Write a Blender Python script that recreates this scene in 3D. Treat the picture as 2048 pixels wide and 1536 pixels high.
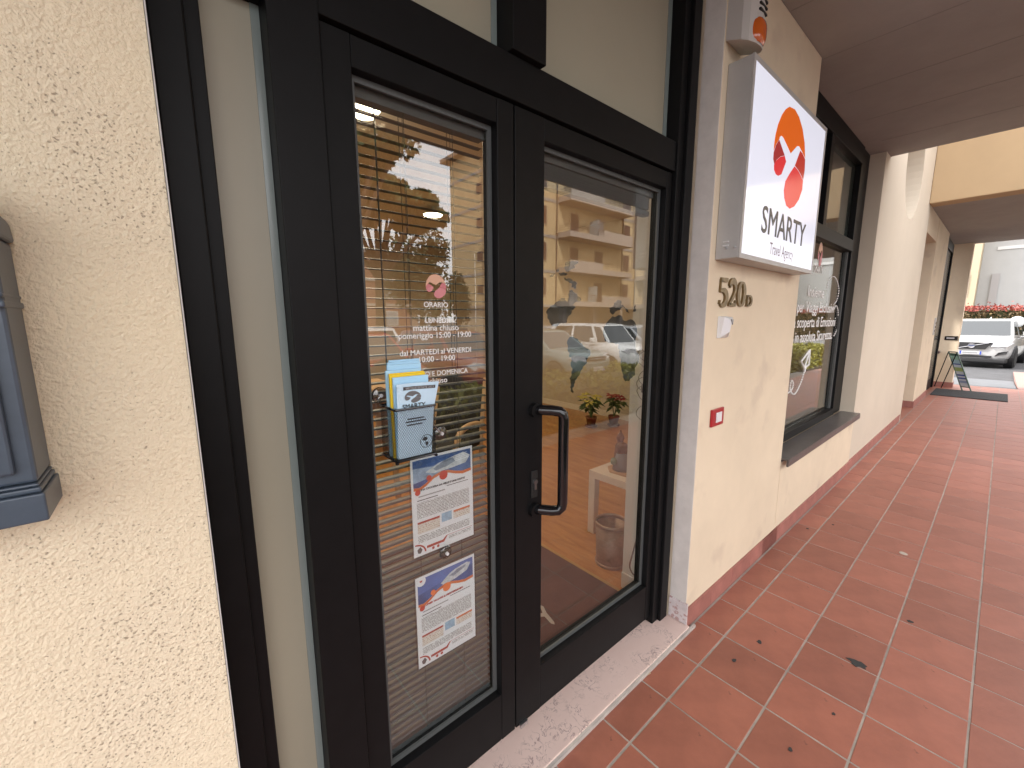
import bpy, bmesh, math, random
from mathutils import Vector, Matrix
random.seed(7)
R = math.radians
for o in list(bpy.data.objects): bpy.data.objects.remove(o)
scene = bpy.context.scene
C = scene.collection

# ------------------------------------------------------------------ camera
FPX, YAW, PITCH, ROLL, CAMZ = 821.6, 0.69969, -0.1539, -0.00341, 1.5
fwd = Vector((math.sin(YAW)*math.cos(PITCH), math.cos(YAW)*math.cos(PITCH), math.sin(PITCH)))
rgt = Vector((math.cos(YAW), -math.sin(YAW), 0))
up0 = rgt.cross(fwd)
rgt = math.cos(ROLL)*rgt + math.sin(ROLL)*up0
up0 = rgt.cross(fwd)
cam = bpy.data.cameras.new('camera'); cam.sensor_width = 36; cam.lens = FPX/2048*36
cam.clip_start = 0.02; cam.clip_end = 500
camo = bpy.data.objects.new('camera', cam); C.objects.link(camo)
camo.matrix_world = Matrix(((rgt.x, up0.x, -fwd.x, 0), (rgt.y, up0.y, -fwd.y, 0), (rgt.z, up0.z, -fwd.z, CAMZ), (0, 0, 0, 1)))
scene.camera = camo

# ------------------------------------------------------------------ light
SUN_EL, SUN_AZ = 47, 332      # azimuth from +Y clockwise: behind the shop, so the arcade is in shade
w = bpy.data.worlds.new('World'); scene.world = w; w.use_nodes = True
nt = w.node_tree; nt.nodes.clear()
wo = nt.nodes.new('ShaderNodeOutputWorld'); bg = nt.nodes.new('ShaderNodeBackground')
sky = nt.nodes.new('ShaderNodeTexSky'); sky.sky_type = 'NISHITA'; sky.sun_disc = False
sky.sun_elevation = R(SUN_EL); sky.sun_rotation = R(SUN_AZ); sky.dust_density = 3.0; sky.air_density = 1.0
tc = nt.nodes.new('ShaderNodeTexCoord'); cn = nt.nodes.new('ShaderNodeTexNoise')
cn.inputs['Scale'].default_value = 2.6; cn.inputs['Detail'].default_value = 7; cn.inputs['Roughness'].default_value = .6
cr = nt.nodes.new('ShaderNodeValToRGB'); cr.color_ramp.elements[0].position = .3; cr.color_ramp.elements[1].position = .55
cr.color_ramp.elements[0].color = (.6, .6, .6, 1)
mx = nt.nodes.new('ShaderNodeMix'); mx.data_type = 'RGBA'
mx.inputs['B'].default_value = (10.0, 9.8, 9.9, 1)          # thin white cloud
nt.links.new(tc.outputs['Generated'], cn.inputs['Vector']); nt.links.new(cn.outputs['Fac'], cr.inputs['Fac'])
nt.links.new(cr.outputs['Color'], mx.inputs['Factor']); nt.links.new(sky.outputs['Color'], mx.inputs['A'])
nt.links.new(mx.outputs['Result'], bg.inputs['Color']); bg.inputs['Strength'].default_value = 0.15
nt.links.new(bg.outputs['Background'], wo.inputs['Surface'])
sun = bpy.data.lights.new('sun', 'SUN'); sun.energy = 3.0; sun.angle = R(4); sun.color = (1, .96, .90)
suno = bpy.data.objects.new('sun', sun); C.objects.link(suno)
sd = Vector((math.sin(R(SUN_AZ))*math.cos(R(SUN_EL)), math.cos(R(SUN_AZ))*math.cos(R(SUN_EL)), math.sin(R(SUN_EL))))
suno.rotation_euler = sd.to_track_quat('Z', 'Y').to_euler(); suno.location = (0, -10, 20)
vs = scene.view_settings
vs.view_transform = 'Standard'; vs.look = 'None'; vs.gamma = 1; vs.use_curve_mapping = False; vs.exposure = 1.38

# ------------------------------------------------------------------ pixel -> place
def ray(px, py): return rgt*((px-1024)/FPX) - up0*((py-768)/FPX) + fwd
def PY(px, py, y): d = ray(px, py); d = d*(y/d.y); return Vector((d.x, d.y, d.z+CAMZ))
def PX(px, py, x): d = ray(px, py); d = d*(x/d.x); return Vector((d.x, d.y, d.z+CAMZ))
def PZ(px, py, z): d = ray(px, py); d = d*((z-CAMZ)/d.z); return Vector((d.x, d.y, z))

# ------------------------------------------------------------------ materials
MATS = {}
def mat(name, col, rough=.6, metal=0, var=0, vscale=8, bump=0, bscale=60, emit=0, spec=None, rnd=0, coat=0, stain=None, alpha=1):
    if name in MATS: return MATS[name]
    m = bpy.data.materials.new(name); m.use_nodes = True; n = m.node_tree; b = n.nodes['Principled BSDF']
    b.inputs['Base Color'].default_value = (*col, 1); b.inputs['Roughness'].default_value = rough; b.inputs['Metallic'].default_value = metal
    if spec is not None: b.inputs['Specular IOR Level'].default_value = spec
    if coat: b.inputs['Coat Weight'].default_value = coat; b.inputs['Coat Roughness'].default_value = .05
    if emit: b.inputs['Emission Color'].default_value = (*col, 1); b.inputs['Emission Strength'].default_value = emit
    co = n.nodes.new('ShaderNodeTexCoord')
    src = None
    if var or rnd or stain:
        rgb = n.nodes.new('ShaderNodeHueSaturation'); rgb.inputs['Color'].default_value = (*col, 1)
        if var:
            nz = n.nodes.new('ShaderNodeTexNoise'); nz.inputs['Scale'].default_value = vscale; nz.inputs['Detail'].default_value = 6; nz.inputs['Roughness'].default_value = .65
            n.links.new(co.outputs['Object'], nz.inputs['Vector'])
            mr = n.nodes.new('ShaderNodeMapRange'); mr.inputs['From Min'].default_value = .3; mr.inputs['From Max'].default_value = .7
            mr.inputs['To Min'].default_value = 1-var; mr.inputs['To Max'].default_value = 1+var
            n.links.new(nz.outputs['Fac'], mr.inputs['Value']); val = mr.outputs['Result']
            n.links.new(nz.outputs['Fac'], mr.inputs['Value'])
        else: val = None
        if rnd:
            oi = n.nodes.new('ShaderNodeObjectInfo'); m2 = n.nodes.new('ShaderNodeMapRange')
            m2.inputs['To Min'].default_value = 1-rnd; m2.inputs['To Max'].default_value = 1+rnd
            n.links.new(oi.outputs['Random'], m2.inputs['Value'])
            if val:
                mu = n.nodes.new('ShaderNodeMath'); mu.operation = 'MULTIPLY'; n.links.new(val, mu.inputs[0]); n.links.new(m2.outputs['Result'], mu.inputs[1]); val = mu.outputs[0]
            else: val = m2.outputs['Result']
        if val: n.links.new(val, rgb.inputs['Value'])
        src = rgb.outputs['Color']
        if stain:
            sc, thr, wid, scol, famt = stain
            s = n.nodes.new('ShaderNodeTexNoise'); s.inputs['Scale'].default_value = sc; s.inputs['Detail'].default_value = 4
            n.links.new(co.outputs['Object'], s.inputs['Vector'])
            mr = n.nodes.new('ShaderNodeMapRange'); mr.inputs['From Min'].default_value = thr; mr.inputs['From Max'].default_value = thr+wid; mr.inputs['To Max'].default_value = famt
            n.links.new(s.outputs['Fac'], mr.inputs['Value'])
            mm = n.nodes.new('ShaderNodeMix'); mm.data_type = 'RGBA'; mm.inputs['B'].default_value = (*scol, 1)
            n.links.new(mr.outputs['Result'], mm.inputs['Factor']); n.links.new(src, mm.inputs['A']); src = mm.outputs['Result']
        n.links.new(src, b.inputs['Base Color'])
    if bump:
        nz = n.nodes.new('ShaderNodeTexNoise'); nz.inputs['Scale'].default_value = bscale; nz.inputs['Detail'].default_value = 4
        n.links.new(co.outputs['Object'], nz.inputs['Vector'])
        bp = n.nodes.new('ShaderNodeBump'); bp.inputs['Strength'].default_value = bump; bp.inputs['Distance'].default_value = .004
        n.links.new(nz.outputs['Fac'], bp.inputs['Height']); n.links.new(bp.outputs['Normal'], b.inputs['Normal'])
    MATS[name] = m
    return m

def glass_mat(name, tint=(.90, .92, .91), f0=.085, rough=0.0):
    if name in MATS: return MATS[name]
    m = bpy.data.materials.new(name); m.use_nodes = True; n = m.node_tree; n.nodes.clear(); L = n.links.new
    out = n.nodes.new('ShaderNodeOutputMaterial'); mix = n.nodes.new('ShaderNodeMixShader')
    tr = n.nodes.new('ShaderNodeBsdfTransparent'); tr.inputs['Color'].default_value = (*tint, 1)
    gl = n.nodes.new('ShaderNodeBsdfGlossy'); gl.inputs['Roughness'].default_value = rough; gl.inputs['Color'].default_value = (1, 1, 1, 1)
    g = n.nodes.new('ShaderNodeNewGeometry'); d = n.nodes.new('ShaderNodeVectorMath'); d.operation = 'DOT_PRODUCT'
    L(g.outputs['Normal'], d.inputs[0]); L(g.outputs['Incoming'], d.inputs[1])
    def M(op, a, b=None):
        k = n.nodes.new('ShaderNodeMath'); k.operation = op
        for i, v in enumerate((a, b)):
            if v is None: continue
            if isinstance(v, (int, float)): k.inputs[i].default_value = v
            else: L(v, k.inputs[i])
        return k.outputs[0]
    c = M('ABSOLUTE', d.outputs['Value']); s = M('POWER', M('SUBTRACT', 1, c), 5)
    f = M('ADD', f0, M('MULTIPLY', s, 1-f0))
    L(f, mix.inputs[0]); L(tr.outputs[0], mix.inputs[1]); L(gl.outputs[0], mix.inputs[2]); L(mix.outputs[0], out.inputs['Surface'])
    MATS[name] = m
    return m

def stucco_mat():
    m = bpy.data.materials.new('rough_stucco'); m.use_nodes = True; n = m.node_tree; b = n.nodes['Principled BSDF']; L = n.links.new
    co = n.nodes.new('ShaderNodeTexCoord')
    b.inputs['Roughness'].default_value = .92
    n1 = n.nodes.new('ShaderNodeTexNoise'); n1.inputs['Scale'].default_value = 150; n1.inputs['Detail'].default_value = 4; n1.inputs['Distortion'].default_value = .15
    n2 = n.nodes.new('ShaderNodeTexNoise'); n2.inputs['Scale'].default_value = 260; n2.inputs['Detail'].default_value = 3
    n3 = n.nodes.new('ShaderNodeTexNoise'); n3.inputs['Scale'].default_value = 5; n3.inputs['Detail'].default_value = 3
    for k in (n1, n2, n3): L(co.outputs['Object'], k.inputs['Vector'])
    ad = n.nodes.new('ShaderNodeMath'); ad.operation = 'MULTIPLY_ADD'; L(n2.outputs['Fac'], ad.inputs[0]); ad.inputs[1].default_value = .6; L(n1.outputs['Fac'], ad.inputs[2])
    # scattered pits that gather in patches
    vo = n.nodes.new('ShaderNodeTexVoronoi'); vo.inputs['Scale'].default_value = 165; vo.inputs['Randomness'].default_value = 1; wv = n.nodes.new('ShaderNodeVectorMath'); wv.operation = 'MULTIPLY_ADD'; wv.inputs[1].default_value = (.010, .010, .010); L(n1.outputs['Color'], wv.inputs[0]); L(co.outputs['Object'], wv.inputs[2]); L(wv.outputs[0], vo.inputs['Vector'])
    pr = n.nodes.new('ShaderNodeMapRange'); pr.inputs['From Min'].default_value = .38; pr.inputs['From Max'].default_value = .62; pr.inputs['To Min'].default_value = .08; pr.inputs['To Max'].default_value = .30
    L(n3.outputs['Fac'], pr.inputs['Value'])
    lt = n.nodes.new('ShaderNodeMath'); lt.operation = 'SUBTRACT'; L(pr.outputs['Result'], lt.inputs[0]); L(vo.outputs['Distance'], lt.inputs[1])
    pm = n.nodes.new('ShaderNodeMapRange'); pm.inputs['From Min'].default_value = 0; pm.inputs['From Max'].default_value = .12; L(lt.outputs[0], pm.inputs['Value'])
    hs = n.nodes.new('ShaderNodeMath'); hs.operation = 'MULTIPLY_ADD'; L(pm.outputs['Result'], hs.inputs[0]); hs.inputs[1].default_value = -.55; L(ad.outputs[0], hs.inputs[2])
    bp = n.nodes.new('ShaderNodeBump'); bp.inputs['Strength'].default_value = .7; bp.inputs['Distance'].default_value = .007
    L(hs.outputs[0], bp.inputs['Height']); L(bp.outputs['Normal'], b.inputs['Normal'])
    mx = n.nodes.new('ShaderNodeMix'); mx.data_type = 'RGBA'; mx.inputs['A'].default_value = (.80, .69, .495, 1); mx.inputs['B'].default_value = (.75, .655, .50, 1)
    L(n3.outputs['Fac'], mx.inputs['Factor'])
    m2 = n.nodes.new('ShaderNodeMix'); m2.data_type = 'RGBA'; m2.inputs['B'].default_value = (.30, .22, .15, 1)
    mf = n.nodes.new('ShaderNodeMath'); mf.operation = 'MULTIPLY'; mf.inputs[1].default_value = .62; L(pm.outputs['Result'], mf.inputs[0])
    L(mf.outputs[0], m2.inputs['Factor']); L(mx.outputs['Result'], m2.inputs['A']); L(m2.outputs['Result'], b.inputs['Base Color'])
    MATS['rough_stucco'] = m; return m

def marble_mat():
    m = bpy.data.materials.new('pink_marble'); m.use_nodes = True; n = m.node_tree; b = n.nodes['Principled BSDF']; L = n.links.new
    co = n.nodes.new('ShaderNodeTexCoord'); b.inputs['Roughness'].default_value = .28
    nz = n.nodes.new('ShaderNodeTexNoise'); nz.inputs['Scale'].default_value = 26; nz.inputs['Detail'].default_value = 8; nz.inputs['Distortion'].default_value = 1.6; L(co.outputs['Object'], nz.inputs['Vector'])
    a = n.nodes.new('ShaderNodeMath'); a.operation = 'SUBTRACT'; L(nz.outputs['Fac'], a.inputs[0]); a.inputs[1].default_value = .5
    ab = n.nodes.new('ShaderNodeMath'); ab.operation = 'ABSOLUTE'; L(a.outputs[0], ab.inputs[0])
    mr = n.nodes.new('ShaderNodeMapRange'); mr.inputs['From Max'].default_value = .030; mr.inputs['To Min'].default_value = 1; mr.inputs['To Max'].default_value = 0; L(ab.outputs[0], mr.inputs['Value'])
    nb = n.nodes.new('ShaderNodeTexNoise'); nb.inputs['Scale'].default_value = 9; nb.inputs['Detail'].default_value = 3; L(co.outputs['Object'], nb.inputs['Vector'])
    gate = n.nodes.new('ShaderNodeMapRange'); gate.inputs['From Min'].default_value = .45; gate.inputs['From Max'].default_value = .6; L(nb.outputs['Fac'], gate.inputs['Value'])
    mu = n.nodes.new('ShaderNodeMath'); mu.operation = 'MULTIPLY'; L(mr.outputs['Result'], mu.inputs[0]); L(gate.outputs['Result'], mu.inputs[1])
    m1 = n.nodes.new('ShaderNodeMix'); m1.data_type = 'RGBA'; m1.inputs['A'].default_value = (.62, .455, .405, 1); m1.inputs['B'].default_value = (.72, .575, .52, 1); L(nb.outputs['Fac'], m1.inputs['Factor'])
    m2 = n.nodes.new('ShaderNodeMix'); m2.data_type = 'RGBA'; m2.inputs['B'].default_value = (.24, .16, .16, 1); L(mu.outputs[0], m2.inputs['Factor']); L(m1.outputs['Result'], m2.inputs['A']); L(m2.outputs['Result'], b.inputs['Base Color'])
    MATS['pink_marble'] = m; return m

def wood_mat():
    m = bpy.data.materials.new('laminate'); m.use_nodes = True; n = m.node_tree; b = n.nodes['Principled BSDF']; L = n.links.new
    co = n.nodes.new('ShaderNodeTexCoord'); b.inputs['Roughness'].default_value = .3
    mp = n.nodes.new('ShaderNodeMapping'); mp.inputs['Scale'].default_value = (6, .9, 1); L(co.outputs['Object'], mp.inputs['Vector'])
    nz = n.nodes.new('ShaderNodeTexNoise'); nz.inputs['Scale'].default_value = 3; nz.inputs['Detail'].default_value = 8; nz.inputs['Roughness'].default_value = .65; nz.inputs['Distortion'].default_value = .5; L(mp.outputs[0], nz.inputs['Vector'])
    cr = n.nodes.new('ShaderNodeValToRGB'); cr.color_ramp.elements[0].color = (.30, .115, .03, 1); cr.color_ramp.elements[1].color = (.52, .25, .08, 1); cr.color_ramp.elements[0].position = .3; cr.color_ramp.elements[1].position = .68
    L(nz.outputs['Fac'], cr.inputs['Fac']); L(cr.outputs['Color'], b.inputs['Base Color'])
    MATS['laminate'] = m; return m

def print_mat(name, base=(.78, .78, .80), ink=(.15, .14, .14), pitch=.0046, dens=.42):
    """flat print: lines of small unreadable body text on paper"""
    m = bpy.data.materials.new(name); m.use_nodes = True; n = m.node_tree; b = n.nodes['Principled BSDF']; L = n.links.new
    b.inputs['Roughness'].default_value = .4
    co = n.nodes.new('ShaderNodeTexCoord'); sp = n.nodes.new('ShaderNodeSeparateXYZ'); L(co.outputs['Object'], sp.inputs[0])
    def M(op, a, bb=None):
        k = n.nodes.new('ShaderNodeMath'); k.operation = op
        for i, v in enumerate((a, bb)):
            if v is None: continue
            if isinstance(v, (int, float)): k.inputs[i].default_value = v
            else: L(v, k.inputs[i])
        return k.outputs[0]
    row = M('DIVIDE', sp.outputs['Z'], pitch); fr = M('FRACT', row); line = M('LESS_THAN', fr, .55)
    cx = n.nodes.new('ShaderNodeCombineXYZ'); L(M('MULTIPLY', sp.outputs['X'], 420), cx.inputs[0]); L(M('MULTIPLY', M('FLOOR', row), 7.3), cx.inputs[1])
    nz = n.nodes.new('ShaderNodeTexNoise'); nz.inputs['Scale'].default_value = 1; nz.inputs['Detail'].default_value = 1; L(cx.outputs[0], nz.inputs['Vector'])
    f = M('MULTIPLY', M('MULTIPLY', line, M('GREATER_THAN', nz.outputs['Fac'], dens)), .8)
    mx = n.nodes.new('ShaderNodeMix'); mx.data_type = 'RGBA'; mx.inputs['A'].default_value = (*base, 1); mx.inputs['B'].default_value = (*ink, 1)
    L(f, mx.inputs['Factor']); L(mx.outputs['Result'], b.inputs['Base Color'])
    MATS[name] = m; return m

stucco_mat(); marble_mat(); wood_mat()
CREAM = mat('cream_paint', (.68, .57, .425), .85, var=.05, vscale=3, bump=.12, bscale=220, stain=(3.3, .585, .09, (.50, .40, .31), .42))
CREAM2 = mat('cream_paint_pale', (.58, .505, .405), .85, var=.04, vscale=2, bump=.1, bscale=150, stain=(1.3, .62, .15, (.6, .5, .4), .3))
TAN = mat('tan_paint', (.42, .30, .175), .85, var=.04, vscale=2, bump=.08)
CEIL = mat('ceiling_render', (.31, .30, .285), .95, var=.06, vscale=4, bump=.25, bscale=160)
GREYJ = mat('grey_jamb', (.60, .565, .535), .8, var=.08, vscale=14, bump=.2, bscale=90)
ALU = mat('black_aluminium', (.006, .006, .0065), .45, var=.15, vscale=20, spec=.14)
ALU2 = mat('black_gasket', (.006, .006, .006), .6)
BEADM = mat('grey_seal', (.07, .075, .075), .5)
GLASS = glass_mat('window_glass')
TERRA = mat('terracotta', (.285, .102, .068), .48, var=.15, vscale=7, rnd=.13, bump=.25, bscale=55, stain=(16, .70, .05, (.09, .04, .03), .7))
TERRA2 = mat('skirting_red', (.33, .135, .11), .55, var=.18, vscale=12, rnd=.08)
MORTAR = mat('mortar', (.30, .262, .23), .95, var=.25, vscale=9)
WHITEV = mat('white_vinyl', (.80, .80, .80), .5)
BLACKM = mat('black_gloss', (.006, .006, .007), .10, coat=.15)
STEEL = mat('steel', (.55, .55, .56), .3, metal=1)
PLASTW = mat('white_plastic', (.70, .70, .71), .4)
PAPER = mat('paper_white', (.78, .78, .82), .4)

# ------------------------------------------------------------------ mesh helpers
class MB:
    def __init__(s): s.v = []; s.f = []
    def add(s, vs, fs):
        k = len(s.v); s.v += [tuple(v) for v in vs]; s.f += [tuple(i+k for i in f) for f in fs]; return s
    def box(s, x0, x1, y0, y1, z0, z1):
        return s.add([(x0,y0,z0),(x1,y0,z0),(x1,y1,z0),(x0,y1,z0),(x0,y0,z1),(x1,y0,z1),(x1,y1,z1),(x0,y1,z1)],
                     [(0,3,2,1),(4,5,6,7),(0,1,5,4),(1,2,6,5),(2,3,7,6),(3,0,4,7)])
    def tube(s, pts, r, n=10, cap=True):
        pts = [Vector(p) for p in pts]; rs = r if isinstance(r, (list, tuple)) else [r]*len(pts)
        k0 = len(s.v); ref = None
        for i, p in enumerate(pts):
            t = (pts[min(i+1, len(pts)-1)]-pts[max(i-1, 0)]).normalized()
            if ref is None: ref = t.orthogonal().normalized()
            a = (ref - t*ref.dot(t)).normalized(); ref = a; b = t.cross(a)
            for j in range(n):
                q = 2*math.pi*j/n; s.v.append(tuple(p + (a*math.cos(q)+b*math.sin(q))*rs[i]))
        for i in range(len(pts)-1):
            for j in range(n):
                s.f.append((k0+i*n+j, k0+i*n+(j+1)%n, k0+(i+1)*n+(j+1)%n, k0+(i+1)*n+j))
        if cap:
            s.f.append(tuple(k0+j for j in reversed(range(n)))); s.f.append(tuple(k0+(len(pts)-1)*n+j for j in range(n)))
        return s
    def lathe(s, prof, c=(0,0,0), axis='z', n=20, cap=True):
        k0 = len(s.v); c = Vector(c)
        for r, h in prof:
            for j in range(n):
                q = 2*math.pi*j/n; a, b = r*math.cos(q), r*math.sin(q)
                p = {'z': (a, b, h), 'y': (a, h, b), 'x': (h, a, b)}[axis]
                s.v.append(tuple(c+Vector(p)))
        for i in range(len(prof)-1):
            for j in range(n): s.f.append((k0+i*n+j, k0+i*n+(j+1)%n, k0+(i+1)*n+(j+1)%n, k0+(i+1)*n+j))
        if cap: s.f.append(tuple(k0+j for j in range(n))); s.f.append(tuple(k0+(len(prof)-1)*n+j for j in range(n)))
        return s
    def prism_y(s, poly, y0, y1):
        """outline in x,z extruded along y"""
        n = len(poly); vs = [(x, y0, z) for x, z in poly]+[(x, y1, z) for x, z in poly]
        return s.add(vs, [tuple(range(n)), tuple(reversed(range(n, 2*n)))]+[(i, i+n, (i+1) % n+n, (i+1) % n) for i in range(n)])
    def prism_z(s, poly, z0, z1):
        n = len(poly); vs = [(x, y, z0) for x, y in poly]+[(x, y, z1) for x, y in poly]
        return s.add(vs, [tuple(reversed(range(n))), tuple(range(n, 2*n))]+[(i, (i+1) % n, (i+1) % n+n, i+n) for i in range(n)])
    def quad(s, a, b, c, d): return s.add([a, b, c, d], [(0, 1, 2, 3)])
    def mesh(s, name, m, smooth=False):
        me = bpy.data.meshes.new(name); me.from_pydata(s.v, [], s.f); me.update()
        bm = bmesh.new(); bm.from_mesh(me); bmesh.ops.recalc_face_normals(bm, faces=bm.faces); bm.to_mesh(me); bm.free()
        if m: me.materials.append(m)
        if smooth:
            for p in me.polygons: p.use_smooth = True
        return me
    def build(s, name, m, parent=None, smooth=False, bevel=0, sub=0):
        o = bpy.data.objects.new(name, s.mesh(name, m, smooth)); C.objects.link(o)
        if parent: o.parent = parent
        if bevel:
            b = o.modifiers.new('bevel', 'BEVEL'); b.width = bevel; b.segments = 2; b.limit_method = 'ANGLE'
        if sub:
            b = o.modifiers.new('sub', 'SUBSURF'); b.levels = sub; b.render_levels = sub
        if smooth and not sub:
            try:
                o.data.shade_auto_smooth if False else None
            except Exception: pass
        return o
def tag(o, label, cat, group=None):
    o['label'] = label; o['category'] = cat
    if group: o['group'] = group
    return o
def struct(o): o['kind'] = 'structure'; return o
def stuff(o): o['kind'] = 'stuff'; return o
def thing(name, label, cat, loc=(0, 0, 0), group=None, rz=0):
    o = bpy.data.objects.new(name, None); C.objects.link(o); o.location = loc; o.rotation_euler = (0, 0, rz); o.empty_display_size = .05
    return tag(o, label, cat, group)
def box(name, x0, x1, y0, y1, z0, z1, m, parent=None, bevel=0):
    return MB().box(x0, x1, y0, y1, z0, z1).build(name, m, parent, bevel=bevel)
def share(o, name=None, parent=None, loc=None):
    c = o.copy(); C.objects.link(c)
    if parent is not None: c.parent = parent
    if loc is not None: c.location = loc
    return c

def text_mesh(body, name, bold=0):
    cu = bpy.data.curves.new('tmp', 'FONT'); cu.body = body; cu.size = 1; cu.bevel_depth = bold; cu.bevel_resolution = 0; cu.resolution_u = 3
    o = bpy.data.objects.new('tmp', cu); C.objects.link(o)
    dg = bpy.context.evaluated_depsgraph_get(); dg.update()
    me = bpy.data.meshes.new_from_object(o.evaluated_get(dg)); me.name = name
    bpy.data.objects.remove(o); bpy.data.curves.remove(cu)
    return me
def text(name, body, xl, xr, zb, y, m, parent=None, bold=0, h=None, thick=0, tilt=0):
    """lettering standing in a wall plane and facing the street, fitted between xl and xr on baseline zb"""
    me = text_mesh(body, name, bold)
    xs = [v.co.x for v in me.vertices]; ys = [v.co.y for v in me.vertices]
    x0, x1 = min(xs), max(xs); s = (xr-xl)/(x1-x0); sy = s if h is None else h/0.72
    for v in me.vertices:
        X = (v.co.x-x0)*s; Z = v.co.y*sy
        v.co = (xl+X, y-v.co.z*.0008/max(bold, .004), zb+Z+tilt*X)
    me.materials.clear(); me.materials.append(m)
    o = bpy.data.objects.new(name, me); C.objects.link(o)
    if parent: o.parent = parent
    if False:
        sm = o.modifiers.new('t', 'SOLIDIFY'); sm.thickness = thick; sm.offset = 0
    return o
def flat(poly, y, name, m, parent, t=.0004):
    return MB().prism_y(poly, y-t, y).build(name, m, parent)

# ================================================================== SETTING
GZ = -0.2     # road level
ASPH = mat('asphalt', (.055, .055, .058), .9, var=.25, vscale=3, bump=.4, bscale=80)
g = MB()
g.quad((-300, -300, GZ), (300, -300, GZ), (300, 300, GZ), (-300, 300, GZ))
struct(g.build('ground', ASPH))
# arcade floor slab (mortar bed) with the tiles as parts
YE = -1.32
fl = struct(box('arcade_floor', -3.2, 13.9, -1.60, .8351, GZ+.004, -.0016, MORTAR))
box('wall_bed', -3.2, 8.355, .8353, .87, GZ+.004, -.0031, MORTAR, fl)
TP, TX0, TY0 = .2598, 1.652, .693
S = .2528/2
tb = MB()
def tilebox(mb, x0, x1, y0, y1, h=0, bv=.0012):
    z0 = -.012
    mb.add([(x0,y0,z0),(x1,y0,z0),(x1,y1,z0),(x0,y1,z0),(x0,y0,h-bv),(x1,y0,h-bv),(x1,y1,h-bv),(x0,y1,h-bv),
            (x0+bv,y0+bv,h),(x1-bv,y0+bv,h),(x1-bv,y1-bv,h),(x0+bv,y1-bv,h)],
           [(0,1,5,4),(1,2,6,5),(2,3,7,6),(3,0,4,7),(4,5,9,8),(5,6,10,9),(6,7,11,10),(7,4,8,11),(8,9,10,11)])
full = MB(); tilebox(full, -S, S, -S, S); full = full.mesh('tile', TERRA)
cutm = MB(); tilebox(cutm, -S, S, -.064, .064); cutm = cutm.mesh('tile', TERRA)
struct(box('recess_floor', 8.36, 13.9, .8355, 1.9, GZ+.004, -.001, TERRA))
rest = MB(); nt_ = 0
rj = random.Random(3)
for i in range(-17, 48):
    for j in range(-1, 8):
        cx = TX0+TP*(i+.5)
        cy = TY0-TP*(j+.5) if j >= 0 else .693+.005+.064
        if cx > 13.75: continue
        visible = -4 <= i <= 26
        dz = rj.uniform(-.0006, .0006)
        if visible and nt_ < 300:
            o = bpy.data.objects.new('tile', full if j >= 0 else cutm); C.objects.link(o); o.parent = fl
            o.location = (cx, cy, dz); o.rotation_euler = (rj.uniform(-.0018, .0018), rj.uniform(-.0018, .0018), rj.uniform(-.004, .004)); nt_ += 1
        else:
            hy = S if j >= 0 else .064
            tilebox(rest, cx-S, cx+S, cy-hy, cy+hy, dz)
stuff(rest.build('far_tiles', TERRA, fl))
# kerb towards the street
struct(box('kerb', -3.2, 13.9, -1.72, -1.602, GZ+.004, -.008, mat('kerb_stone', (.36, .35, .33), .85, var=.1)))
# driveway ramp and the pink paving beyond the second arcade
g = MB(); g.add([(13.92, -.33, -.002), (13.92, 1.6, -.002), (17.6, 1.6, GZ+.006), (17.6, -.33, GZ+.006), (13.92, -.33, GZ+.002), (13.92, 1.6, GZ+.002)],
    [(0, 3, 2, 1), (0, 1, 5, 4), (0, 4, 3), (1, 2, 5)])
struct(g.build('driveway', mat('driveway_asphalt', (.105, .11, .118), .75, var=.2, vscale=5)))
g = MB(); g.add([(13.92, -1.6, -.001), (13.92, -.35, -.001), (20.5, -.35, GZ+.03), (20.5, -1.6, GZ+.03), (13.92, -1.6, GZ+.002), (13.92, -.35, GZ+.002), (20.5, -.35, GZ+.002), (20.5, -1.6, GZ+.002)], [(0, 1, 2, 3), (0, 4, 5, 1), (1, 5, 6, 2), (2, 6, 7, 3), (3, 7, 4, 0)])
struct(g.build('pavement', mat('pink_paving', (.30, .17, .145), .7, var=.12, vscale=5)))

# ceiling of the arcade (also roofs the shop)
CZ = 2.975
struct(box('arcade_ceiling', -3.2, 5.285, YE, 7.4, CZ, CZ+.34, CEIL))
box('drip_edge', 5.286, 5.30, YE, .84, CZ+.02, CZ+.10, mat('edge_grey', (.30, .27, .25), .8), bpy.data.objects['arcade_ceiling'])

SEAM = mat('ceiling_seam', (.272, .262, .248), .95)
for k in range(9): box('formwork_seam', .2+.57*k, .206+.57*k, YE+.002, .843, CZ-.0012, CZ-.0002, SEAM, bpy.data.objects['arcade_ceiling'])
# ---- left stucco wall
wl = tag(box('stucco_wall', -3.2, .0255, .845, 1.25, 0, CZ, MATS['rough_stucco']), 'rough pitted cream stucco wall left of the black door frame', 'wall')
box('corner_bead', .0262, .0280, .838, .93, 0, CZ-.002, mat('bead_white', (.50, .49, .48), .6), wl)

# ---- pier between the door and the window
pier = tag(box('plaster_pier', 1.822, 3.03, .845, 1.17, 0, CZ, CREAM, bevel=.006), 'smooth cream plaster pier carrying the lit sign and house number', 'wall')
box('jamb_plaster', 1.8185, 1.8215, .847, .93, .13, CZ-.002, GREYJ, pier)
box('chipped_base_block', 1.8135, 1.8215, .836, .93, .021, .13, mat('chipped_marble', (.58, .52, .52), .6, var=.15, vscale=30, stain=(40, .56, .05, (.34, .16, .14), .7)), pier)
sk = MB().box(-.1285, .1285, .836, .8445, .0, .102).mesh('skirting_tile', TERRA2)
x = 1.822
for k in range(5):
    o = bpy.data.objects.new('skirting_tile', sk); C.objects.link(o); o.parent = pier; o.location = (x+.1285, 0, 0); x += .2596 if k < 3 else .2
    if x > 2.9: break
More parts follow.
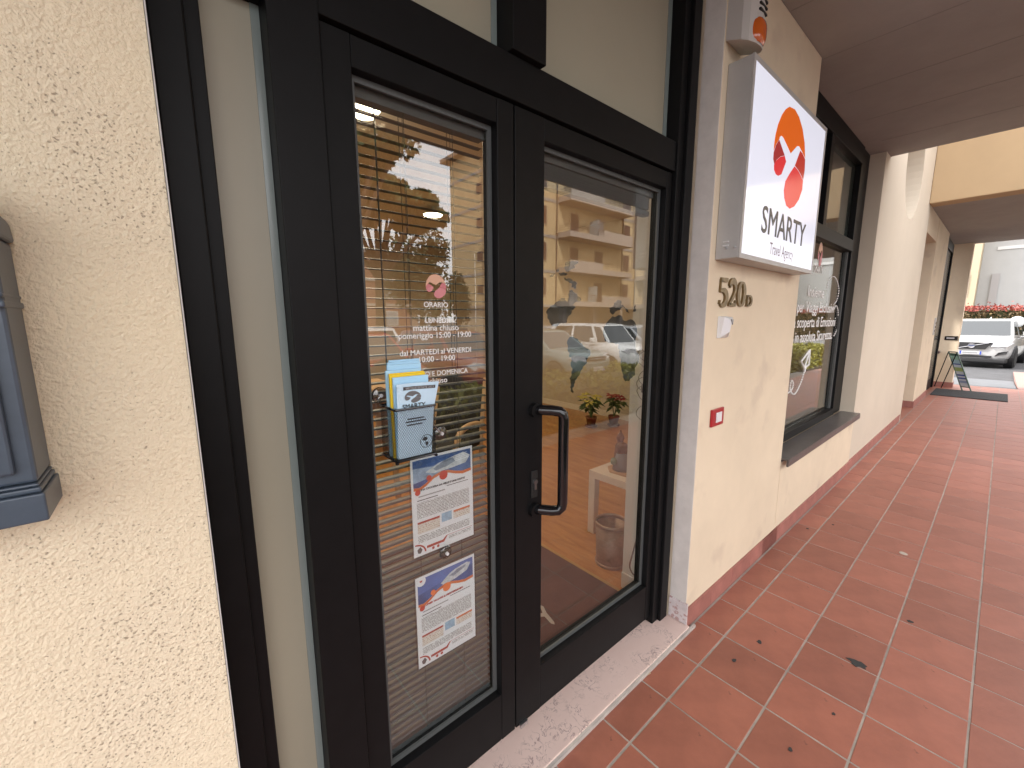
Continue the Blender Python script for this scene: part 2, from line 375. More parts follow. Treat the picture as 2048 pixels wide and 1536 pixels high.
# ---- wall under the window
sp = tag(box('window_parapet', 3.0305, 5.09, .8455, 1.17, 0, .565, CREAM), 'low cream wall below the black shop window', 'wall')
for k in range(9):
    o = bpy.data.objects.new('skirting_tile', sk); C.objects.link(o); o.parent = sp; o.location = (2.8+.1285+.2596*k, 0, 0)
# ---- pale wall with a round opening
OX, OZ, OR = 6.70, 3.21, .57
wp = MB(); X0, X1, Z0, Z1, Y0, Y1 = 5.0905, 8.35, 0, 5.2, .852, 1.24
def ringpt(a):
    c, s = math.cos(a), math.sin(a)
    t = min(((X1-OX)/c if c > 1e-6 else (X0-OX)/c if c < -1e-6 else 1e9), ((Z1-OZ)/s if s > 1e-6 else (Z0-OZ)/s if s < -1e-6 else 1e9))
    return OX+c*t, OZ+s*t
angs = sorted(set([2*math.pi*k/48 for k in range(48)]+[math.atan2(zz-OZ, xx-OX) % (2*math.pi) for xx in (X0, X1) for zz in (Z0, Z1)]))
n = len(angs); vs = []
for a in angs:
    ex, ez = ringpt(a); cx, cz = OX+OR*math.cos(a), OZ+OR*math.sin(a)
    vs += [(ex, Y0, ez), (cx, Y0, cz), (cx, Y1, cz), (ex, Y1, ez)]
fs = []
for i in range(n):
    a, b = 4*i, 4*((i+1) % n)
    fs += [(a, b, b+1, a+1), (a+1, b+1, b+2, a+2), (a+2, b+2, b+3, a+3), (a+3, b+3, b, a)]
wp.add(vs, fs)
wp = tag(wp.build('round_opening_wall', CREAM2), 'pale cream wall with a large round opening between the two arcades', 'wall')
for k in range(13):
    if 5.09+.2596*k+.257 > 8.36: break
    o = bpy.data.objects.new('skirting_tile', sk); C.objects.link(o); o.parent = wp; o.location = (5.10+.1285+.2596*k, .0065, 0)
rw_ = tag(box('rear_wall', 5.30, 9.62, 1.9, 2.1, 0, 5.2, TAN), 'tan wall seen through the round opening', 'wall')
box('added_shade_slab', 5.30, 9.62, 1.2415, 1.899, 3.95, 4.1, CEIL, rw_)  # added slab, keeps sky light out of the gap behind the round opening

# ---- second arcade
S2 = 3.05
bm_ = tag(box('fascia_beam', 8.16, 8.45, -1.45, .851, S2, 4.9, TAN, bevel=.01), 'orange tan fascia beam at the head of the second arcade', 'beam')
st2 = struct(box('second_arcade_ceiling', 8.455, 13.45, -1.45, 2.0, S2+.03, S2+.3, CEIL))
tag(box('street_pillar', 8.17, 8.5, -1.5, -1.2, -.003, S2-.002, CREAM2, bevel=.01), 'square pillar at the street side of the second arcade', 'pillar')
w2 = tag(box('entrance_wall', 9.66, 11.45, .855, 1.9, 0, S2+.028, CREAM, bevel=.006), 'narrow cream wall with intercom beside the dark far entrance', 'wall')
box('skirting', 9.645, 11.45, .843, .854, 0, .11, TERRA2, w2); box('end_skirting', 9.645, 9.659, .856, 1.9, 0, .11, TERRA2, w2)
tag(box('recess_door', 8.46, 9.655, 1.45, 1.5, 0, 2.719, mat('recess_dark', (.10, .075, .055), .6)), 'dark brown door inside the recess behind the pale wall', 'door')
tag(box('recess_lintel', 8.46, 9.655, .86, 1.3, 2.72, S2+.028, CREAM), 'cream lintel over the recess behind the fascia beam', 'lintel')
ic = thing('intercom', 'small grey intercom panel on the far cream wall', 'intercom', (11.1, .854, 1.36))
MB().box(-.05, .05, -.02, 0, -.16, .16).build('plate', STEEL, ic)
for k in range(3): MB().box(-.03, .03, -.028, -.0205, -.1+.07*k, -.06+.07*k).build('button', BLACKM, ic)
fd = thing('far_door', 'tall dark metal door in the second arcade behind the doormat', 'door', (11.45, .925, 0))
MB().box(.005, .12, -.06, .1, .02, S2-.03).box(1.3, 1.42, -.06, .1, .02, S2-.03).box(.12, 1.3, -.06, .1, S2-.2, S2-.03).box(.12, 1.3, -.03, .1, .02, .25).build('frame', ALU, fd)
MB().box(.121, 1.299, -.035, -.025, .251, S2-.201).build('pane', mat('dark_door_panel', (.02, .023, .024), .25), fd)
w3 = tag(box('end_pillar', 13.2, 13.47, .60, 1.25, 0, S2+.028, CREAM, bevel=.006), 'cream end pillar with a letter slot at the driveway', 'pillar')
box('skirting', 13.185, 13.199, .585, 1.25, 0, .11, TERRA2, w3)
box('side_skirting', 13.2, 13.47, .585, .599, 0, .11, TERRA2, w3)
w4 = tag(box('short_return_wall', 12.9, 13.19, .9, 1.25, 0, .75, CREAM), 'low cream return wall with dark ledge beside the far door', 'wall')
box('ledge', 12.85, 13.18, .85, 1.2, .752, .80, mat('brown_stone', (.10, .06, .06), .5), w4)
box('rear_return', 12.9, 13.19, 1.26, 1.9, 0, S2+.028, CREAM, w4)
ls = thing('letter_slot', 'black letter slot plate on the far end pillar', 'letter slot', (13.199, .72, 1.08))
MB().box(-.012, 0, -.10, .10, -.045, .045).build('plate', BLACKM, ls, bevel=.004)
MB().box(-.016, -.0125, -.05, .07, -.012, .014).build('flap', STEEL, ls)
tag(box('doormat', 11.58, 12.72, -.2, .80, .001, .014, mat('mat_grey', (.035, .035, .037), .95, bump=.5, bscale=300)), 'flat dark grey doormat in front of the far entrance', 'doormat')

# A-board
ab = thing('pavement_sign', 'small leaning pavement board with coloured notices near the far pillar', 'sign', (12.85, .5, 0))
a0, a1 = Vector((-.02, -.08, .0)), Vector((-.10, -.21, .0)); b0, b1 = Vector((.04, .21, .80)), Vector((-.04, .08, .80))
def lerp(a, b, t): return a+(b-a)*t
AF = mat('sign_frame_green', (.10, .16, .13), .4)
MB().tube([a0, b0], .012).tube([a1, b1], .012).tube([b0, b1], .012).tube([lerp(a0, b0, .1), lerp(a1, b1, .1)], .012).build('frame', AF, ab)
nn = (b0-a0).cross(a1-a0).normalized()*.006
bc = [(.12, .2, (.75, .77, .8)), (.2, .26, (.35, .42, .6)), (.26, .30, (.75, .77, .8)), (.30, .34, (.1, .14, .4)), (.34, .38, (.75, .77, .8)), (.38, .42, (.08, .12, .38)), (.42, .50, (.72, .75, .8)), (.50, .60, (.45, .55, .2)), (.60, .67, (.7, .75, .82)), (.67, .70, (.1, .15, .4)), (.70, .80, (.5, .7, .75)), (.80, .9, (.45, .7, .55)), (.9, .97, (.12, .22, .16))]
for k, (t0, t1, c) in enumerate(bc):
    p = [lerp(a0, b0, t0), lerp(a1, b1, t0), lerp(a1, b1, t1), lerp(a0, b0, t1)]
    m = MB(); m.add([q for q in p]+[q-nn for q in p], [(0, 1, 2, 3), (7, 6, 5, 4), (0, 4, 5, 1), (1, 5, 6, 2), (2, 6, 7, 3), (3, 7, 4, 0)])
    m.build('notice_strip', mat('notice_%d' % k, c, .4), ab)
MB().tube([b0, Vector((.30, .36, 0))], .008).build('back_leg', ALU, ab); MB().tube([b1, Vector((.10, .24, 0))], .008).build('back_leg', ALU, ab)

# ================================================================== SHOP DOOR
H0, H1 = .02, 2.103
dr = thing('shop_entrance', 'black aluminium shopfront with double glass door and frosted side panel', 'door', (0, 0, 0))
fr = MB()
MB().box(.031, .079, .930, 1.06, .02, CZ-.001).build('outer_post', ALU, dr, bevel=.003)
MB().box(.0795, .1035, .955, 1.05, .02, CZ-.001).build('post_step', ALU, dr, bevel=.002)
MB().box(.206, .3005, .950, 1.05, .02, CZ-.001).build('mullion', ALU, dr, bevel=.002)
MB().box(1.694, 1.7385, .948, 1.06, .02, CZ-.001).build('post_step', ALU, dr, bevel=.002)
MB().box(1.739, 1.800, .932, 1.06, .02, CZ-.001).build('outer_post', ALU, dr, bevel=.003)
MB().box(1.8005, 1.8175, .945, 1.06, .02, CZ-.001).build('post_cover', ALU, dr)
MB().box(.301, 1.6935, .955, 1.05, 2.108, 2.222).build('header', ALU, dr, bevel=.002)
MB().box(.104, .2055, .962, 1.05, 2.105, 2.222).build('side_header', ALU, dr)
MB().box(.104, .2055, .962, 1.05, .02, .16).build('side_sill', ALU, dr)
MB().box(.795, .921, .935, 1.05, 2.2225, CZ-.001).build('transom_mullion', ALU, dr, bevel=.003)
FROST = mat('frosted_film', (.32, .295, .225), .42, var=.03, vscale=2)
EDGEG = mat('glass_edge_film', (.20, .235, .225), .2)
def frosted(x0, x1, z0, z1, nm, e=.012):
    p = box(nm, x0, x1, 1.006, 1.012, z0, z1, FROST, dr)
    box('clear_edge', x1-e, x1-.0005, 1.0035, 1.0055, z0, z1, EDGEG, p)
frosted(.104, .2055, .161, 2.104, 'frosted_side_pane', .016)
frosted(.301, .7945, 2.223, CZ-.002, 'frosted_transom_pane', .02)
frosted(.9215, 1.6935, 2.223, CZ-.002, 'frosted_transom_pane', .028)
tag(box('threshold_step', .0255, 1.8215, .822, 1.06, -.003, .0195, MATS['pink_marble'], bevel=.003), 'pink veined marble doorstep below the glass door', 'doorstep')
tag(box('edge_strip', .3, 1.86, .8105, .8215, -.003, .0145, mat('grey_strip', (.42, .385, .355), .6, var=.2, vscale=15)), 'thin pale stone strip along the edge of the marble doorstep', 'edging')

def leaf(x0, x1, sl, srx, nm):
    lf = bpy.data.objects.new('door_leaf', None); C.objects.link(lf); lf.parent = dr
    lf['label'] = nm
    zb, zt, g0, g1 = .05, 2.103, .231, 2.0385
    F = .965
    MB().box(x0, sl, F, 1.035, zb, zt).build('stile', ALU, lf, bevel=.002)
    MB().box(srx, x1, F, 1.035, zb, zt).build('stile', ALU, lf, bevel=.002)
    MB().box(sl+.0002, srx-.0002, F+.001, 1.034, g1, zt-.0005).build('rail', ALU, lf, bevel=.002)
    MB().box(sl+.0002, srx-.0002, F+.001, 1.034, zb+.0005, g0).build('rail', ALU, lf, bevel=.002)
    # seal and bead round the pane
    t = .014
    MB().box(sl+.0004, sl+t, .992, .999, g0+.0004, g1-.0004).box(srx-t, srx-.0004, .992, .999, g0+.0004, g1-.0004).box(sl+t, srx-t, .992, .999, g0+.0004, g0+t).box(sl+t, srx-t, .992, .999, g1-t, g1-.0004).build('glazing_seal', BEADM, lf)
    MB().box(sl+.0005, srx-.0005, 1.0, 1.006, g0+.0005, g1-.0005).build('pane', GLASS, lf)
    return lf
L1 = leaf(.3045, .8215, .366, .762, 'left door leaf with blind, posters and white lettering')
L2 = leaf(.8265, 1.691, .946, 1.652, 'right door leaf with black pull handle')
MB().box(.8218, .8262, 1.0, 1.03, .05, 2.103).build('meeting_gap', ALU2, L1)
# handle
hx, hy = .972, .893
pts = [(.905, .966, 1.209), (.925, .945, 1.209), (.945, .918, 1.209), (.960, .900, 1.206), (.969, .894, 1.196), (hx, hy, 1.18)]
low = [(a, b, 2*1.0355-c) for a, b, c in pts]
MB().tube(pts+[(hx, hy, 1.12), (hx, hy, .95)]+list(reversed(low)), .0175, 14).build('pull_handle', BLACKM, L2, smooth=True)
for z in (1.209, 2*1.0355-1.209): MB().lathe([(.0001, .950), (.022, .950), (.024, .9648)], (.905, 0, z), 'y').build('handle_rose', ALU, L2)
lk = MB().box(.893, .922, .9605, .9645, .905, 1.0).build('lock_plate', ALU2, L2, bevel=.003)
MB().lathe([(.0001, .954), (.0085, .954), (.0085, .9602)], (.9075, 0, .962), 'y').box(.9035, .9115, .955, .9602, .935, .956).build('key_cylinder', STEEL, lk)
fl_sp = MB().box(.84, .875, .955, .964, .045, .058).build('floor_bolt', STEEL, L2)

# venetian blind on the left leaf
SLATM = mat('blind_slat', (.085, .086, .09), .5, rnd=.1)
bl = thing('venetian_blind', 'lowered dark grey venetian blind hanging behind the left door glass', 'blind', (0, 0, 0))
MB().box(.372, .752, 1.012, 1.042, 2.005, 2.032).build('head_rail', SLATM, bl)
slat = MB(); prof = [(-.0125, -.0018), (-.006, 0.0002), (0, .0008), (.006, .0002), (.0125, -.0018)]
for sx in (.376, .748):
    pass
vs = []
for sx in (.372, .750):
    for (a, h) in prof: vs.append((sx, a, h))
for sx in (.372, .750):
    for (a, h) in prof: vs.append((sx, a, h-.0006))
slat.add(vs, [(i, i+1, i+6, i+5) for i in range(4)]+[(10+i, 15+i, 16+i, 11+i) for i in range(4)]+[(0, 5, 15, 10), (4, 14, 19, 9)])
slm = slat.mesh('slat', SLATM, True)
z = 1.985; k = 0
while z > .262:
    o = bpy.data.objects.new('slat', slm); C.objects.link(o); o.parent = bl
    o.location = (0, 1.027, z); o.rotation_euler = (R(5+random.uniform(-1.5, 1.5)), 0, 0); z -= .0238; k += 1
MB().box(.372, .750, 1.014, 1.040, .238, .256).build('bottom_rail', SLATM, bl)
CORD = mat('blind_cord', (.05, .045, .04), .8)
for cx in (.505, .645):
    for yy in (1.0125, 1.0415): MB().tube([(cx, yy, .25), (cx, yy, 2.006)], .0009, 5).build('ladder_cord', CORD, bl)
    MB().tube([(cx+.012, 1.0435, .25), (cx+.012, 1.0435, 2.006)], .0007, 5).build('lift_cord', CORD, bl)
MB().tube([(.43, 1.0105, 1.25), (.43, 1.0105, 2.0)], .0018, 6).build('tilt_wand', CORD, bl)
# raised blind on the right leaf
b2 = thing('raised_blind', 'dark venetian blind drawn up under the top of the right door', 'blind', (0, 0, 0))
MB().box(.955, 1.63, 1.012, 1.042, 2.005, 2.032).build('head_rail', SLATM, b2)
slm2 = MB().box(.96, 1.605, -.0125, .0125, -.0007, .0007).mesh('slat', SLATM)
for k in range(22):
    o = bpy.data.objects.new('slat', slm2); C.objects.link(o); o.parent = b2; o.location = (random.uniform(-.001, .001), 1.027+random.uniform(-.001, .001), 2.0-.0022*k)
MB().box(.96, 1.605, 1.013, 1.041, 1.928, 1.947).build('bottom_rail', SLATM, b2)

# ---- logo traced on the lightbox, reused for the small ones
def sgn(x, y): p = PY(1430+x/3.268, 90+y/3.268, .745); return (p.x, p.z)
LOGO = dict(
 orange=[(386,690),(390,640),(398,585),(414,520),(440,455),(465,418),(490,402),(525,420),(552,470),(575,550),(588,640),(591,740),(575,705),(562,680),(553,662),(540,659),(497,708),(450,606),(437,592),(426,600),(424,612),(402,648)],
 dark_left=[(422,618),(402,652),(386,700),(383,745),(390,778),(405,750),(430,728),(458,722)],
 red_left=[(388,782),(405,752),(430,730),(458,724),(467,762),(436,845),(416,855),(400,845),(388,815)],
 dark_right=[(560,690),(575,710),(591,748),(588,820),(578,880),(562,845),(545,815),(524,788)],
 red_right=[(522,792),(543,817),(560,847),(577,886),(572,945),(550,1010),(520,1055),(490,1070),(468,1050),(455,1000),(452,950),(462,890),(490,840)])
LOGO = {k: [sgn(*p) for p in v] for k, v in LOGO.items()}
lx = [p[0] for v in LOGO.values() for p in v]; lz = [p[1] for v in LOGO.values() for p in v]
LB = (min(lx), max(lx), min(lz), max(lz))
def logo(parent, x0, x1, z0, z1, y, cols, t=.0004):
    for k, poly in LOGO.items():
        pp = [(x0+(px-LB[0])/(LB[1]-LB[0])*(x1-x0), z0+(pz-LB[2])/(LB[3]-LB[2])*(z1-z0)) for px, pz in poly]
        flat(pp, y, 'logo_'+{'orange': 'top', 'dark_left': 'left_shade', 'red_left': 'left_lobe', 'dark_right': 'right_shade', 'red_right': 'right_lobe'}[k], cols[k], parent, t)

# ---- opening hours on the left glass
oh = thing('opening_hours', 'white opening hours lettering with pink logo on the left door glass', 'lettering', (0, 0, 0))
def dz(x, y): return (720+x/6.827, 500+y/6.827)
YL = .9985
def line(body, x0, x1, yb, bold=0):
    a = PY(*dz(x0, yb), YL); b = PY(*dz(x1, yb), YL)
    return text('lettering_line', body, a.x, b.x, (a.z+b.z)/2, YL, WHITEV, oh, bold)
cxx = PY(*dz(1040, 780), YL).x
def linec(body, wd, py, bold=0, h=None):
    z = PY(*dz(1040, py), YL).z
    return text('lettering_line', body, cxx-wd/2, cxx+wd/2, z, YL, WHITEV, oh, bold, h)
linec('ORARIO', .0745, 782, .014); linec('LUNEDI', .069, 995, .014); linec('mattina chiuso', .140, 1100, .006)
linec('pomeriggio 15:00 - 19:00', .225, 1200, .006); linec('dal MARTEDI al VENERDI', .222, 1420, .010)
linec('10:00 - 19:00', .112, 1520, .006); linec('SABATO E DOMENICA', .198, 1715, .014); linec('chiuso', .056, 1820, .006)
PK = dict(orange=mat('pink_pale', (.62, .36, .25), .5), dark_left=mat('pink_dark', (.52, .17, .19), .5), red_left=mat('pink_mid', (.58, .22, .24), .5), dark_right=mat('pink_dark', (.5, .2, .2), .5), red_right=mat('pink_mid', (.58, .22, .24), .5))
a = PY(*dz(903, 655), YL); b = PY(*dz(1172, 342), YL)
logo(oh, a.x, b.x, a.z, b.z, YL, PK)

# ---- posters taped behind the glass
BODY = print_mat('poster_print'); BODY2 = print_mat('poster_table', (.72, .66, .60), (.45, .3, .25), .006, .5)
SEA = mat('poster_sea', (.06, .12, .30), .4, var=.35, vscale=14); SEA2 = mat('poster_sky', (.10, .17, .42), .4, var=.2, vscale=12)
ORN = mat('poster_orange', (.62, .17, .06), .4); RED = mat('poster_red', (.42, .06, .04), .4); SHIPM = mat('poster_ship', (.55, .58, .62), .4, var=.3, vscale=60); SHIPD = mat('poster_ship_shade', (.22, .26, .33), .4, var=.3, vscale=60)
DARKI = mat('poster_ink', (.10, .09, .09), .4); BLUEI = mat('poster_inset', (.32, .46, .60), .4, var=.3, vscale=60)
def poster(cx, z1, label, title, kind):
    W, Hh, y = .205, .293, 1.0068
    p = thing('poster', label, 'poster', (cx, y, z1), 'cruise posters on the door glass')
    box('laminate_pouch', -W/2-.006, W/2+.006, .0012, .0018, -Hh-.006, .006, glass_mat('laminate_film', (.9, .9, .9), .04), p)
    box('sheet', -W/2, W/2, .0002, .0010, -Hh, 0, PAPER, p)
    def F(poly, lay, nm, m): return MB().prism_y([(x*W-W/2, -z*Hh) for x, z in poly], -.00012*lay, -.00012*lay+.0001).build(nm, m, p)
    wave = [(.03, .29), (.12, .30), (.22, .27), (.34, .215), (.46, .19), (.58, .195), (.70, .225), (.82, .245), (.97, .235)]
    F([(.03, .025), (.97, .025)]+[(x, z) for x, z in reversed(wave)], 1, 'photo', SEA2 if kind else SEA)
    if kind: F([(.03, .19), (.97, .10)]+[(x, z) for x, z in reversed(wave)], 2, 'photo_sea', SEA)
    else: F([(.03, .10), (.35, .12), (.5, .18), (.4, .21), (.03, .25)], 2, 'photo_wake', mat('poster_wake', (.28, .36, .5), .4, var=.4, vscale=40))
    F([(.40, .17), (.55, .10), (.66, .075), (.86, .055), (.93, .075), (.86, .15), (.66, .185), (.45, .20)] if kind else [(.22, .16), (.42, .10), (.70, .06), (.84, .045), (.96, .095), (.93, .12), (.88, .165), (.60, .185), (.34, .19)], 3, 'ship_hull', SHIPM)
    F([(.55, .125), (.68, .09), (.85, .075), (.82, .105), (.62, .145)] if kind else [(.34, .145), (.52, .085), (.66, .075), (.70, .12), (.58, .15), (.38, .17)], 4, 'ship_decks', SHIPD)
    if not kind:
        for q in range(4): F([(.70, .062+.018*q), (.90+.012*q, .052+.018*q), (.90+.012*q, .058+.018*q), (.71, .07+.018*q)], 5, 'ship_deck_line', PAPER)
    F([(x, z) for x, z in wave]+[(x, z+.03) for x, z in reversed(wave)], 6, 'wave_band', ORN)
    def disc(x, z, r, m, lay=7): F([(x+r*math.cos(2*math.pi*q/20), z+r*W/Hh*math.sin(2*math.pi*q/20)) for q in range(20)], lay, 'dot', m)
    disc(.27, .225, .04, RED if not kind else ORN); disc(.50, .235, .068, RED if not kind else ORN); disc(.09, .345, .042, RED)
    if kind: disc(.085, .05, .075, PAPER, 5); F([(.06, .04), (.11, .04), (.10, .06), (.07, .06)], 6, 'corner_mark', RED)
    text('title', title, .12*W-W/2 if not kind else .08*W-W/2, .86*W-W/2 if not kind else .78*W-W/2, -.335*Hh, -.0009, DARKI if not kind else RED, p, .015)
    F([(.55, .355), (.92, .355), (.92, .362), (.55, .362)], 1, 'subtitle_rule', DARKI); F([(.10, .385), (.52, .385), (.52, .398), (.10, .398)], 1, 'subtitle', mat('poster_grey', (.35, .35, .36), .4)); F([(.08, .425), (.40, .425), (.40, .434), (.08, .434)], 1, 'subtitle', DARKI)
    F([(.07, .45), (.93, .45), (.93, .62), (.07, .62)], 1, 'body_text', BODY)
    F([(.07, .648), (.42, .648), (.42, .668), (.07, .668)], 2, 'table_head', RED); F([(.07, .668), (.42, .668), (.42, .77), (.07, .77)], 1, 'price_table', BODY2)
    F([(.45, .635), (.62, .635), (.62, .73), (.45, .73)], 2, 'inset_photo', BLUEI)
    F([(.65, .645), (.94, .645), (.94, .665), (.65, .665)], 2, 'table_head', ORN); F([(.65, .665), (.94, .665), (.94, .735), (.65, .735)], 1, 'price_table', BODY2)
    F([(.07, .785), (.93, .785), (.93, .868), (.07, .868)], 1, 'small_print', BODY)
    F([(.20, .918), (.46, .918), (.52, .885), (.97, .885), (.97, .889), (.54, .889), (.48, .945), (.20, .945)], 2, 'contact_banner', RED)
    F([(.56, .90), (.95, .90), (.95, .935), (.56, .935)], 1, 'contact_text', BODY)
    arc = [(.02+.17*math.cos(a), .97-.10*math.sin(a)) for a in [math.pi/2*q/10 for q in range(11)]]
    arc2 = [(.02+.145*math.cos(a), .97-.085*math.sin(a)) for a in [math.pi/2*q/10 for q in range(11)]]
    F(arc+list(reversed(arc2)), 3, 'badge_ring', RED); F([(.05, .93), (.10, .905), (.13, .94), (.10, .975), (.06, .965)], 3, 'badge', DARKI)
    disc(.30, .965, .022, RED, 3); disc(.38, .965, .022, RED, 3)
    return p
pa = PY(880, 900, 1.0068); pb = PY(887, 1136, 1.0068)
poster(.584, 1.123, 'upper cruise poster with blue ship photo partly behind the leaflet basket', 'UNA CROCIERA DA MILLE E UNA NOTTE', 0)
poster(.584, .765, 'lower cruise poster with white ship and orange dots near the bottom', 'SALUMIER VALLURE & MEDITERRANEO', 1)

# ---- suction cups
CUP = glass_mat('clear_rubber', (.72, .72, .72), .09, .08)
for (x_, z_, lab) in ((.402, 1.314, 'clear suction cup at the upper left of the leaflet basket'), (.573, 1.184, 'clear suction cup with wire right of the leaflet basket'), (.579, .815, 'clear suction cup between the two posters')):
    c_ = thing('suction_cup', lab, 'suction cup', (x_, .9985, z_), 'suction cups on the door glass')
    MB().lathe([(.0001, -.006), (.008, -.0055), (.017, -.0025), (.021, 0), (.0001, 0)], (0, 0, 0), 'y', 24).build('cup', CUP, c_, True)
    MB().lathe([(.0001, -.013), (.0045, -.013), (.005, -.0065)], (0, 0, 0), 'y', 14).build('knob', mat('cup_knob', (.55, .55, .55), .15), c_)

# ---- leaflet basket
bk = thing('leaflet_basket', 'black wire mesh basket of leaflets fixed to the left door glass', 'basket', (0, 0, 0))
bx0, bx1, by0, by1, bz0, bz1 = .397, .503, .898, .984, 1.164, 1.291
tap = .002
def bcorner(sx, sy, t):     # tapers a little towards the bottom
    x = (bx0+tap*(1-t)*.2 if sx < 0 else bx1-tap*(1-t)*.3); y = by0+tap*(1-t) if sy < 0 else by1
    return Vector((x, y, bz0+(bz1-bz0)*t))
for t, r_, nm in ((1, .0032, 'top_rim'), (0, .0032, 'bottom_rim')):
    ring = [bcorner(-1, -1, t), bcorner(1, -1, t), bcorner(1, 1, t), bcorner(-1, 1, t), bcorner(-1, -1, t)]
    m = MB()
    for i in range(4): m.tube([ring[i], ring[i+1]], r_, 8)
    m.build(nm, BLACKM, bk)
def meshpanel(A, B, C_, D, nu, nv, nm):
    # diagonal expanded-metal wires between four corners
    m = MB()
    def pt(u, v): return lerp(lerp(A, B, u), lerp(D, C_, u), v)
    st = nv/nu
    for s in (1, -1):
        for k in range(-nv, nu+nv):
            u0 = k/nu if s > 0 else k/nu
            pts = []
            for q in range(nv+1):
                u = (k+q)/nu if s > 0 else (k+nv-q)/nu
                if 0 <= u <= 1: pts.append(pt(u, q/nv))
            if len(pts) > 1: m.tube(pts, .00042, 4, False)
    return m.build(nm, BLACKM, bk)
c = bcorner
meshpanel(c(-1,-1,0), c(1,-1,0), c(1,-1,1), c(-1,-1,1), 17, 15, 'front_mesh')
meshpanel(c(-1,1,0), c(-1,-1,0), c(-1,-1,1), c(-1,1,1), 14, 15, 'side_mesh')
meshpanel(c(1,1,0), c(1,-1,0), c(1,-1,1), c(1,1,1), 14, 15, 'side_mesh')
MB().box(bx0+.003, bx1-.003, by0+.012, by1-.001, bz0, bz0+.002).build('base_plate', BLACKM, bk)
for sx in (-1, 1):
    q = c(sx, -1, 0); MB().lathe([(.0001, -.007), (.004, -.006), (.005, -.003), (.003, 0)], q, 'z', 10).build('foot', BLACKM, bk)
MB().tube([(.392, .984, 1.297), (.396, .992, 1.306), (.402, .990, 1.314)], .0015, 6).tube([(.505, .984, 1.25), (.54, .988, 1.22), (.573, .988, 1.184)], .0012, 6).build('hanger', STEEL, bk)
# leaflets, each one a folded card
BLU = mat('leaflet_blue', (.40, .66, .86), .5, var=.03, vscale=20); YEL = mat('leaflet_yellow', (.85, .58, .02), .5); BLU2 = mat('leaflet_pale_blue', (.50, .68, .82), .5)
lv = [(.976, 1.402, 0, 'blue leaflet standing tallest at the back of the basket', BLU, .02), (.966, 1.397, .0, 'blue leaflet second from the back of the basket', BLU, .012), (.955, 1.392, 0, 'blue leaflet third from the back of the basket', BLU, .006),
      (.944, 1.380, -.003, 'blue leaflet just behind the yellow ones', BLU, 0), (.932, 1.374, -.003, 'rear yellow leaflet in the basket', YEL, .004), (.925, 1.371, -.002, 'front yellow leaflet in the basket', YEL, 0), (.915, 1.366, .0, 'blue leaflet between the yellow ones and the front one', BLU, .002)]
for yy, zt, dx, lab, m, off in lv:
    p = tag(MB().add([(bx0+.006+dx+off, yy, bz0+.003), (bx1-.006+dx, yy, bz0+.003), (bx1-.006+dx+off*.5, yy+.004, zt), (bx0+.006+dx+off, yy+.004, zt),
        (bx0+.006+dx+off, yy+.0055, bz0+.003), (bx1-.006+dx, yy+.0055, bz0+.003), (bx1-.006+dx+off*.5, yy+.0095, zt), (bx0+.006+dx+off, yy+.0095, zt)],
        [(0, 1, 2, 3), (7, 6, 5, 4), (0, 4, 5, 1), (1, 5, 6, 2), (2, 6, 7, 3), (3, 7, 4, 0)]).build('leaflet', m), lab, 'leaflet', 'leaflets in the basket')
fp = thing('leaflet', 'front pale blue leaflet with grey logo and SMARTY title in basket', 'leaflet', (0, 0, 0), 'leaflets in the basket')
yA, yB, zA, zB = .9085, .901, bz0+.003, 1.352
def fpt(x, z, lift=0): # on the leaning front page; right top corner curls out
    t = (z-zA)/(zB-zA); cu = max(0, (x-.45)/.06)*max(0, t-.6)*.05
    return (x, yA+(yB-yA)*t-cu-lift, z)
g_ = MB(); NX, NZ = 8, 12; vs = []; fx0, fx1 = bx0+.008, bx1+.004
for i in range(NX+1):
    for j in range(NZ+1): vs.append(fpt(fx0+(fx1-fx0-(.012*(1-j/NZ)))*i/NX, zA+(zB-zA)*j/NZ))
fs = [(i*(NZ+1)+j, (i+1)*(NZ+1)+j, (i+1)*(NZ+1)+j+1, i*(NZ+1)+j+1) for i in range(NX) for j in range(NZ)]
pg = g_.add(vs, fs).build('page', BLU2, fp); sm = pg.modifiers.new('t', 'SOLIDIFY'); sm.thickness = .0008; sm.offset = 1
def onpage(o, lift=.0012):
    for v in o.data.vertices: v.co = fpt(v.co.x, v.co.z, lift)
INK = mat('leaflet_ink', (.05, .05, .055), .5); INKG = mat('leaflet_grey', (.13, .13, .135), .5)
def pageflat(poly, nm, m, lift=.0012):
    o = MB().add([(x, 0, z) for x, z in poly], [tuple(range(len(poly)))]).build(nm, m, fp); onpage(o, lift); return o
bar = MB(); 
for i in range(8): bar.quad((fx0+.016+.078*i/8, 0, 1.336), (fx0+.016+.078*(i+1)/8, 0, 1.336), (fx0+.016+.078*(i+1)/8, 0, 1.344), (fx0+.016+.078*i/8, 0, 1.344))
o = bar.build('banner', INK, fp); onpage(o)
o = text('banner_text', 'SPECIALE ESTATE 2023', fx0+.022, fx0+.09, 1.3376, 0, mat('banner_ink', (.5, .5, .5), .5), fp, 0, .005); onpage(o, .0019)
for k, poly in LOGO.items():
    pp = [(.424+(px-LB[0])/(LB[1]-LB[0])*.042, 1.303+(pz-LB[2])/(LB[3]-LB[2])*.030) for px, pz in poly]
    pageflat(pp, 'logo_piece', INKG)
o = text('page_title', 'SMARTY', .418, .478, 1.2905, 0, INK, fp, .02); onpage(o)
for k, (a_, b_, zz) in enumerate(((.43, .475, 1.262), (.425, .48, 1.255), (.428, .47, 1.247))):
    pageflat([(a_, zz), (b_, zz), (b_, zz+.0035), (a_, zz+.0035)], 'page_line', INK)
cc = (.480, 1.20)
